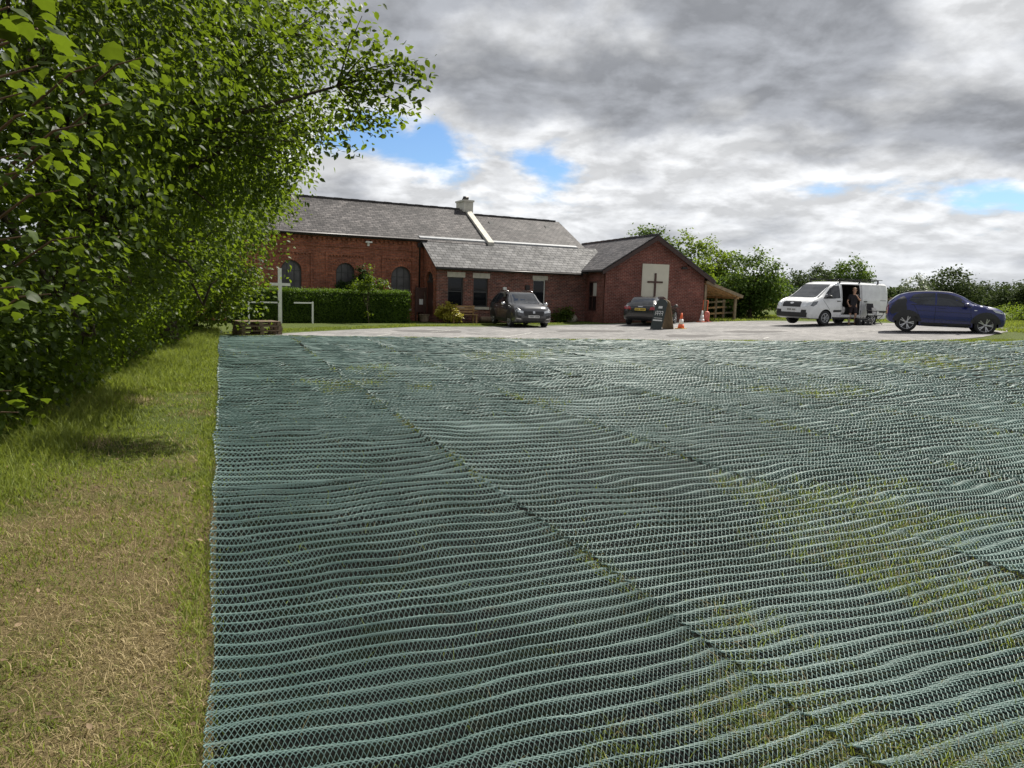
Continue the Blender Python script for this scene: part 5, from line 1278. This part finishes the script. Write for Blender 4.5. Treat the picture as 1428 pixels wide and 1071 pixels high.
# ================================================================== the person by the van
def skin(name, verts, edges, m, parent, sub=2, root=0):
    """verts: {key: (x, y, z, r)} grown with a Skin modifier"""
    keys = list(verts); me = bpy.data.meshes.new(name); me.from_pydata([verts[k][:3] for k in keys], [(keys.index(a), keys.index(b)) for a, b in edges], [])
    o = bpy.data.objects.new(name, me); COL.objects.link(o)
    md = o.modifiers.new('skin', 'SKIN'); md.use_smooth_shade = True
    for i, k in enumerate(keys):
        r = verts[k][3]; r = r if isinstance(r, tuple) else (r, r)
        me.skin_vertices[0].data[i].radius = r; me.skin_vertices[0].data[i].use_root = (i == root)
    sb = o.modifiers.new('sub', 'SUBSURF'); sb.levels = sub; sb.render_levels = sub
    dg = bpy.context.evaluated_depsgraph_get(); nm = bpy.data.meshes.new_from_object(o.evaluated_get(dg))
    bpy.data.objects.remove(o); nm.polygons.foreach_set('use_smooth', [True]*len(nm.polygons)); nm.materials.clear()
    return link(name, nm, m, parent)
pP = ground(1187.5, 453.4)
per = empty('person', pP, R(-105), 'person in dark shirt and shorts standing at the open van door', 'person')
# local: x forward, y left.  stands with the weight on one leg, one hand raised to the chin, the other low on the van
B = {'pel': (0,0,.93,.125), 'bel': (.0,0,1.06,.12), 'che': (-.01,0,1.24,.135), 'nbk': (.01,0,1.40,.075), 'nck': (.03,0,1.46,.052), 'hd0': (.05,0,1.53,.075), 'hd1': (.055,0,1.60,.088), 'hd2': (.045,0,1.67,.078), 'hd3': (.04,0,1.715,.045)}
Ed = [('pel','bel'), ('bel','che'), ('che','nbk'), ('nbk','nck'), ('nck','hd0'), ('hd0','hd1'), ('hd1','hd2'), ('hd2','hd3')]
for sd_, sg, kn, an in (('l', 1, (.06,.12,.50), (.0,.13,.09)), ('r', -1, (.0,-.11,.50), (-.04,-.12,.09))):
    B['hip'+sd_] = (0, sg*.09, .86, .088); B['kn'+sd_] = (*kn, .056); B['cf'+sd_] = (kn[0]*.6-.03, kn[1], .34, .054); B['an'+sd_] = (*an, .036); B['ft'+sd_] = (an[0]+.06, an[1]+sg*.01, .045, .04); B['to'+sd_] = (an[0]+.17, an[1]+sg*.03, .035, .034)
    Ed += [('pel','hip'+sd_), ('hip'+sd_,'kn'+sd_), ('kn'+sd_,'cf'+sd_), ('cf'+sd_,'an'+sd_), ('an'+sd_,'ft'+sd_), ('ft'+sd_,'to'+sd_)]
for sd_, sg, el, wr_, ha in (('l', 1, (.05,.27,1.13), (.24,.12,1.30), (.27,.07,1.36)), ('r', -1, (.02,-.27,1.08), (.22,-.24,.94), (.29,-.22,.90))):
    B['sh'+sd_] = (-.01, sg*.175, 1.36, .062); B['el'+sd_] = (*el, .042); B['wr'+sd_] = (*wr_, .029); B['ha'+sd_] = (*ha, (.036, .022))
    Ed += [('che','sh'+sd_), ('sh'+sd_,'el'+sd_), ('el'+sd_,'wr'+sd_), ('wr'+sd_,'ha'+sd_)]
    d = Vector(ha)-Vector(wr_); d.normalize(); sidev = Vector((0, 1, 0)).cross(d).normalized() if sd_ == 'r' else Vector((.3, .5, .8)).cross(d).normalized(); bend = d.cross(sidev)*.35
    for k in range(4):
        off = sidev*(.027-.018*k); ln = (.062, .072, .068, .052)[k]
        a = Vector(ha)+off+d*.02; b_ = a + d*ln*.55; c_ = b_ + (d+bend*1.6).normalized()*ln*.6
        for nm_, p in (('f0', a), ('f1', b_), ('f2', c_)): B[f'{nm_}{k}{sd_}'] = (*p, .0095 if nm_ != 'f2' else .008)
        Ed += [('ha'+sd_, f'f0{k}{sd_}'), (f'f0{k}{sd_}', f'f1{k}{sd_}'), (f'f1{k}{sd_}', f'f2{k}{sd_}')]
    a = Vector(wr_)+d*.03+sidev*.03; b_ = a+(d+sidev*.9).normalized()*.04; c_ = b_+(d+bend).normalized()*.03
    for nm_, p in (('t0', a), ('t1', b_), ('t2', c_)): B[f'{nm_}{sd_}'] = (*p, .010)
    Ed += [('wr'+sd_, 't0'+sd_), ('t0'+sd_, 't1'+sd_), ('t1'+sd_, 't2'+sd_)]
body = skin('body', B, Ed, 'skin', per)
hd = MB(); hd.lathe([(.004, -.02), (.014, -.012), (.018, 0), (.012, .03), (.004, .045)], 8, 'z', (.145, 0, 1.585)); hd.obj('nose', 'skin', per)
for sg in (-1, 1):
    MB().lathe([(.002, -.008), (.010, -.004), (.010, .004), (.002, .008)], 8, 'x', (.132, sg*.033, 1.622)).obj('eye', 'ink', per)
    MB().lathe([(.005, -.012), (.024, -.006), (.024, .006), (.005, .012)], 10, 'y', (.045, sg*.088, 1.605)).obj('ear', 'skin', per)
MB().box(.132, .140, -.022, .022, 1.553, 1.560).obj('mouth', 'lamp_red', per)
bm = bmesh.new(); bmesh.ops.create_icosphere(bm, subdivisions=3, radius=.108)
for v in list(bm.verts):
    v.co = Vector((v.co.x*1.02, v.co.y*.93, v.co.z*1.02))*(1+.10*(float(fnoise(v.co.x*60, v.co.y*60+v.co.z*50, 2))-.5))
    if v.co.z < -.01 - .0 and v.co.x > -.02 or v.co.z < .045 and v.co.x > .055 or v.co.z < -.07: bm.verts.remove(v)
me = bpy.data.meshes.new('hair'); bm.to_mesh(me); bm.free(); me.polygons.foreach_set('use_smooth', [True]*len(me.polygons)); o = link('hair', me, 'hair', per); o.location = (.035, 0, 1.635)
S_ = {'a': (0,0,.90,(.150,.150)), 'b': (0,0,1.05,.142), 'c': (-.01,0,1.24,.152), 'd': (.0,0,1.385,.095), 'e': (.01,0,1.415,.080)}; SE = [('a','b'), ('b','c'), ('c','d'), ('d','e')]
for sd_, sg in (('l', 1), ('r', -1)):
    sh, el = Vector(B['sh'+sd_][:3]), Vector(B['el'+sd_][:3]); S_['s'+sd_] = (*sh, .078); m_ = sh.lerp(el, .75); S_['u'+sd_] = (*m_, .064); SE += [('c', 's'+sd_), ('s'+sd_, 'u'+sd_)]
skin('shirt', S_, SE, 'cloth_dark', per, root=1)
S_ = {'w': (0,0,.96,.142), 'p': (0,0,.90,.146)}; SE = [('w','p')]
for sd_ in 'lr':
    hp, kn = Vector(B['hip'+sd_][:3]), Vector(B['kn'+sd_][:3]); S_['h'+sd_] = (*hp, .108); m_ = hp.lerp(kn, .95); S_['k'+sd_] = (*m_, .088); SE += [('p', 'h'+sd_), ('h'+sd_, 'k'+sd_)]
skin('shorts', S_, SE, 'cloth_shorts', per)
for sd_ in 'lr':
    f_, t_, an_ = (Vector(B[k+sd_][:3]) for k in ('ft', 'to', 'an'))
    skin('boot', {'h': (an_.x-.05, an_.y, .045, .048), 'f': (f_.x, f_.y, .05, .050), 't': (t_.x+.02, t_.y, .042, .044), 'a': (an_.x, an_.y, .14, .050)}, [('h','f'), ('f','t'), ('f','a')], 'boot', per, 2, 1)
    MB().lathe([(.047, .14), (.050, .17), (.046, .22)], 12, 'z', (an_.x, an_.y, 0)).obj('sock', 'sock', per)

# ================================================================== small things round the car park
def rot_loc(o, loc, rz): o.location = loc; o.rotation_euler.z = rz; return o
# black folding chair with a pale cover by the van, and tool cases
c0 = ground(1219, 453.2)
chr_ = empty('folding_chair', c0, R(-60), 'black folding camping chair standing behind the blue car', 'chair')
for sg in (-1, 1):
    MB().tube([(-.24, sg*.26, .0), (.22, sg*.26, .46), (.24, sg*.26, .62)], .014, 6).obj('leg', 'black_metal', chr_)
    MB().tube([(.24, sg*.26, .0), (-.20, sg*.26, .44), (-.34, sg*.26, .98)], .014, 6).obj('leg', 'black_metal', chr_)
    MB().bar((.24, sg*.26, .63), (-.26, sg*.27, .66), .05, .03).obj('armrest', 'black_metal', chr_)
MB().bar((.22, 0, .44), (-.20, 0, .42), .50, .03).obj('seat', 'cloth_dark', chr_)
bk = MB().bar((-.235, 0, .52), (-.34, 0, .98), .50, .025).obj('backrest', 'cloth_dark', chr_)
o = MB().bar((-.02, 0, .02), (-.10, 0, .34), .30, .02).obj('folded_sheet', 'pale_cloth'); rot_loc(o, c0+Vector((0, 0, .45)), R(-60)); tag(o, 'pale folded sheet propped on the folding chair', 'sheet')
c1 = ground(1201, 453.8)
def case(name, loc, rz, l, w_, h_, m, label, cat):
    e = empty(name, loc, rz, label, cat); b = MB().box(-l/2, l/2, -w_/2, w_/2, .015, h_*.62).obj('case_body', m, e)
    MB().box(-l/2-.01, l/2+.01, -w_/2-.01, w_/2+.01, h_*.62, h_).obj('lid', m, e); MB().tube([(-.09, 0, h_), (-.08, 0, h_+.05), (.08, 0, h_+.05), (.09, 0, h_)], .012, 6).obj('handle', 'black_metal', e)
    for sg in (-1, 1): MB().box(sg*l*.3-.025, sg*l*.3+.025, -w_/2-.022, -w_/2-.008, h_*.52, h_*.70).obj('latch', 'chrome', e)
    return e
case('tool_case', c1, R(10), .46, .30, .34, 'trim', 'black tool case on the ground by the person', 'case')
case('tool_case', ground(1209.5, 454.0), R(-20), .30, .24, .22, 'trim', 'small black case on the ground before the folding chair', 'case')
MBk = ground(1213, 453.0); bk_ = MB().lathe([(.105, 0), (.13, .26), (.138, .265), (.13, .27), (.12, .26), (.10, .02)], 18).obj('bucket', 'pale_cloth'); bk_.location = MBk; tag(bk_, 'pale bucket between the cases and the folding chair', 'bucket')

# traffic cones
def cone(loc, m, label, h=.72, base='cone_orange'):
    e = empty('traffic_cone', loc, random.random(), label, 'cone')
    b = MB(); b.box(-.2, .2, -.2, .2, .0, .035); b.obj('base', base, e)
    b = MB(); r = lambda t: .15-.12*t
    b.lathe([(r(0), .035), (r(.30), h*.30)], 18); b.obj('cone_body', m, e); MB().lathe([(r(.62), h*.62), (r(1), h), (.005, h)], 18).obj('cone_tip', m, e)
    MB().lathe([(r(.30), h*.30), (r(.62), h*.62)], 18).obj('reflective_band', 'plate_white', e)
c_ = ground(949.5, 458.6)
cone(c_, 'cone_orange', 'orange traffic cone with yellow base beside the advertising board', .70, 'cone_yellow')
cone(ground(978.5, 449.6), 'plate_white', 'pale faded traffic cone at the canopy corner', .62, 'cone_orange')
# red sack truck stack at the canopy post
rb = empty('red_trolley', ground(985, 449.2), R(20), 'red upright trolley leaning by the canopy post', 'trolley')
MB().lathe([(.12, .06), (.15, .12), (.14, .50), (.10, .56), (.04, .58)], 16).obj('drum', 'red_plastic', rb)
tb = MB(); tb.tube([(-.16, .2, .05), (-.14, .17, 1.15), (.14, .17, 1.15), (.16, .2, .05)], .02, 8); tb.obj('handle_frame', 'cone_orange', rb)
MB().box(-.20, .20, -.18, .10, .02, .045).obj('toe_plate', 'red_plastic', rb)
for sg in (-1, 1): MB().lathe([(.08, -.025), (.085, 0), (.08, .025)], 14, 'x', (sg*.23, .20, .085)).obj('wheel', 'rubber', rb)

# A-shaped advertising board, seen nearly end on
ab = empty('advertising_board', ground(923, 459.4), R(33), 'dark A-shaped chalk board with white lettering beside the black car', 'sign')
HB, SPR = 1.34, .36
def lean(name, sg, m, th=.03, wd=.70):
    pan = MB(); pan.bar((sg*SPR, 0, .0), (sg*.04, 0, HB), wd, th, (1, 0, 0)); return pan
# the two panels: x is the spread direction, y the width
def panel(sg, m):
    b = MB(); n_ = 18; prof = []
    W2_ = .34
    pts = [(-W2_, 0), (W2_, 0), (W2_, HB*.86)] + [(W2_*math.cos(R(a)), HB*.86+.14*HB*math.sin(R(a))) for a in range(15, 180, 15)] + [(-W2_, HB*.86)]
    d = Vector((-sg*(SPR-.03), 0, HB)).normalized(); nn_ = Vector((sg*d.z, 0, -sg*d.x*sg*sg)) if False else Vector((0, 1, 0)).cross(d)
    base = Vector((sg*SPR, 0, 0))
    V0 = [base + Vector((0, p[0], 0)) + d*p[1] for p in pts]; V1 = [v + nn_*.022*sg for v in V0]; k = len(pts)
    tri = tessellate_polygon([[Vector((*p, 0)) for p in pts]])
    b.add(V0+V1, [tuple(t) for t in tri] + [tuple(k+q3 for q3 in reversed(t)) for t in tri] + [(i, (i+1) % k, k+(i+1) % k, k+i) for i in range(k)])
    return b.obj('board_panel', m, ab), base, d, nn_*sg
pl, base, d, nn_ = panel(-1, 'board_green')
out_n = -1*Vector((1, 0, 0)); out_n = (out_n - d*out_n.dot(d)).normalized()
def stroke(y0, s0, y1, s1, t=.03):
    a = base + Vector((0, y0, 0)) + d*s0 + out_n*.030; b_ = base + Vector((0, y1, 0)) + d*s1 + out_n*.030
    MB().bar(a, b_, t, .004, out_n).obj('lettering', 'chalk', pl)
for yy in (-.22, -.07, .08, .22): stroke(yy, .62, yy, .80)
for (a, b_) in ((-.22, -.12), (-.07, .03), (.08, .18)): stroke(a, .80, b_, .80); stroke(a, .71, b_, .71)
stroke(-.12, .98, .12, .98, .10); stroke(-.25, .50, .25, .50, .02); stroke(-.28, .40, .28, .40, .06)
pr_, *_ = panel(1, 'ply')
MB().box(-SPR*.6, SPR*.6, .30, .32, .42, .45).obj('hinge_bar', 'black_metal', ab)
# wooden pallets stacked at the end of the verge
pp = ground(352, 467.6); pang = math.atan2((ground(380, 467).y-ground(323, 468).y), (ground(380, 467).x-ground(323, 468).x))
def pallet(z, dx_, label):
    e = empty('pallet', pp+Vector((dx_, .45, z)), pang+random.uniform(-.02, .02), label, 'pallet', 'stacked pallets')
    L_, W2_ = 1.36, .95
    for k in range(3): y = -W2_/2+.05+k*(W2_-.10)/2; MB().box(-L_/2, L_/2, y-.05, y+.05, .0, .022).obj('bottom_plank', 'wood_old', e)
    for k in range(3):
        for j in range(3):
            x = -L_/2+.07+j*(L_-.14)/2; y = -W2_/2+.05+k*(W2_-.10)/2; MB().box(x-.07, x+.07, y-.048, y+.048, .024, .105).obj('block', 'wood_old', e)
    for j in range(3): x = -L_/2+.07+j*(L_-.14)/2; MB().box(x-.05, x+.05, -W2_/2, W2_/2, .107, .127).obj('cross_plank', 'wood_old', e)
    for k in range(7): y = -W2_/2+.055+k*(W2_-.11)/6; MB().box(-L_/2, L_/2, y-.05, y+.05, .129, .151).obj('top_plank', 'wood_old', e)
pallet(0, 0, 'weathered wooden pallet at the bottom of the stack'); pallet(.153, .02, 'weathered wooden pallet in the middle of the stack'); pallet(.306, -.015, 'weathered wooden pallet on top of the stack')

# white pole cross and rails before the hedge
wp = off_wall(390.5, 3.0)
pt = at_depth(390.5, 374, wp.y).z - wp.z
cr = empty('white_cross', wp, hang, 'tall white timber cross standing before the clipped hedge', 'cross')
MB().box(-.075, .075, -.05, .05, -.1, pt).obj('upright', 'white_paint', cr)
az_ = at_depth(390, 396.5, wp.y).z-wp.z
MB().box(-.42, -.076, -.045, .045, az_-.06, az_+.06).obj('arm', 'white_paint', cr); MB().box(.076, .44, -.045, .045, az_-.06, az_+.06).obj('arm', 'white_paint', cr)
def rail(xa, xb, d, posts, label):
    A_, B_ = off_wall(xa, d), off_wall(xb, d); e = empty('white_rail', A_, math.atan2(B_.y-A_.y, B_.x-A_.x), label, 'rail'); L_ = math.hypot(B_.x-A_.x, B_.y-A_.y); dzz = B_.z-A_.z
    MB().bar((0, 0, .92), (L_, 0, .92+dzz), .05, .06).obj('top_rail', 'white_paint', e)
    for t in posts: MB().box(L_*t-.035, L_*t+.035, -.035, .035, -.1, .97+dzz*t).obj('post', 'white_paint', e)
rail(346, 387, 3.05, (0.02,), 'low white rail running left from the tall white cross'); rail(410, 436.5, 3.0, (.98,), 'short white rail with one round topped post before the hedge')

# post and rail timber fence behind the canopy and the van
fpx = [(983, 449.0), (1031, 445.4), (1060, 442.4), (1090, 442.6), (1135, 443.4), (1185, 444.4), (1240, 445.6)]
fp = []
for i, p in enumerate(fpx):
    g_ = ground(*p); dv = (2.5, 3.0, 5.0, 4.5, 4.5, 4.5, 4.5)[i]; q3 = Vector((g_.x*(1+dv/g_.y), g_.y+dv, 0)); q3.z = G(q3.x, q3.y); fp.append(q3)
fpts = []
for i in range(len(fp)-1):
    k = max(1, round((fp[i+1]-fp[i]).length/2.2))
    for j in range(k): t = j/k; q3 = fp[i].lerp(fp[i+1], t); q3.z = G(q3.x, q3.y); fpts.append(q3)
fpts.append(fp[-1])
fe = empty('timber_fence', fpts[0], 0, 'pale timber post and rail fence beyond the canopy', 'fence'); o0 = fpts[0]
for i, p in enumerate(fpts):
    p = p-o0; MB().box(p.x-.06, p.x+.06, p.y-.06, p.y+.06, p.z-.2, p.z+1.12).obj('post', 'wood_grey', fe)
    if i+1 < len(fpts):
        q3 = fpts[i+1]-o0
        for hz_ in (.35, .68, 1.0): MB().bar(p+Vector((0, -.08, hz_)), q3+Vector((0, -.08, hz_+random.uniform(-.02, .02))), .04, .10).obj('rail', 'wood_new' if random.random() < .4 else 'wood_grey', fe)

# bench and odds by the lean-to
bn = empty('picnic_bench', off_wall(646, YW+.6), FB.rz(), 'wooden garden bench under the lean-to window', 'bench')
for k in range(4): MB().box(-.7, .7, -.30+k*.11, -.21+k*.11, .42, .45).obj('seat_slat', 'wood_new', bn)
for k in range(3): MB().box(-.7, .7, .15, .175, .52+k*.13, .61+k*.13).obj('back_slat', 'wood_new', bn)
for sx in (-.62, .62):
    for sy in (-.26, .14): MB().box(sx-.035, sx+.035, sy-.035, sy+.035, 0, .42 if sy < 0 else .88).obj('leg', 'wood_new', bn)
    MB().box(sx-.04, sx+.04, -.32, .12, .62, .65).obj('armrest', 'wood_new', bn)
# notice board and bin by the arched door
def chap(x, y, z=0): return FB.o + FB.u*x + FB.v*y + Vector((0, 0, z))
def on_g(p): return Vector((p.x, p.y, G(p.x, p.y)))
nbx = fb.on_y(587, 421, YW-.45)[0]
nb = empty('notice_board', on_g(chap(nbx, YW-.45)), FB.rz(), 'dark framed notice board with one white sheet by the arched door', 'notice board')
for sg in (-1, 1): MB().box(sg*.28-.03, sg*.28+.03, -.03, .03, -.05, 1.75).obj('post', 'frame_brown', nb)
MB().box(-.25, .25, -.02, .02, .45, 1.72).obj('board', 'frame_brown', nb)
MB().box(-.10, .10, -.028, -.022, .86, 1.14).obj('paper_sheet', 'white_paint', nb)
pi = empty('stone_planter', on_g(chap(-.55, .25)), FB.rz(), 'small dark stone planter with a stick by the lean-to corner', 'planter')
MB().lathe([(.20, 0), (.24, .05), (.22, .12), (.28, .36), (.30, .40), (.26, .40), (.24, .30)], 16).obj('pot', 'wood_old', pi)
MB().tube([(0, 0, .3), (.05, .02, .9), (.02, 0, 1.5)], .018, 6).obj('stick', 'bark', pi)
lg = on_g(chap(fb.on_y(683, 445, -.3)[0], -.3)); 
lgb = MB().lathe([(.16, -.55), (.17, -.5), (.165, 0), (.17, .5), (.16, .55)], 12, 'x', (0, 0, .16)).obj('log', 'wood_old'); rot_loc(lgb, lg, FB.rz()); tag(lgb, 'short grey log lying at the foot of the lean-to wall', 'log')
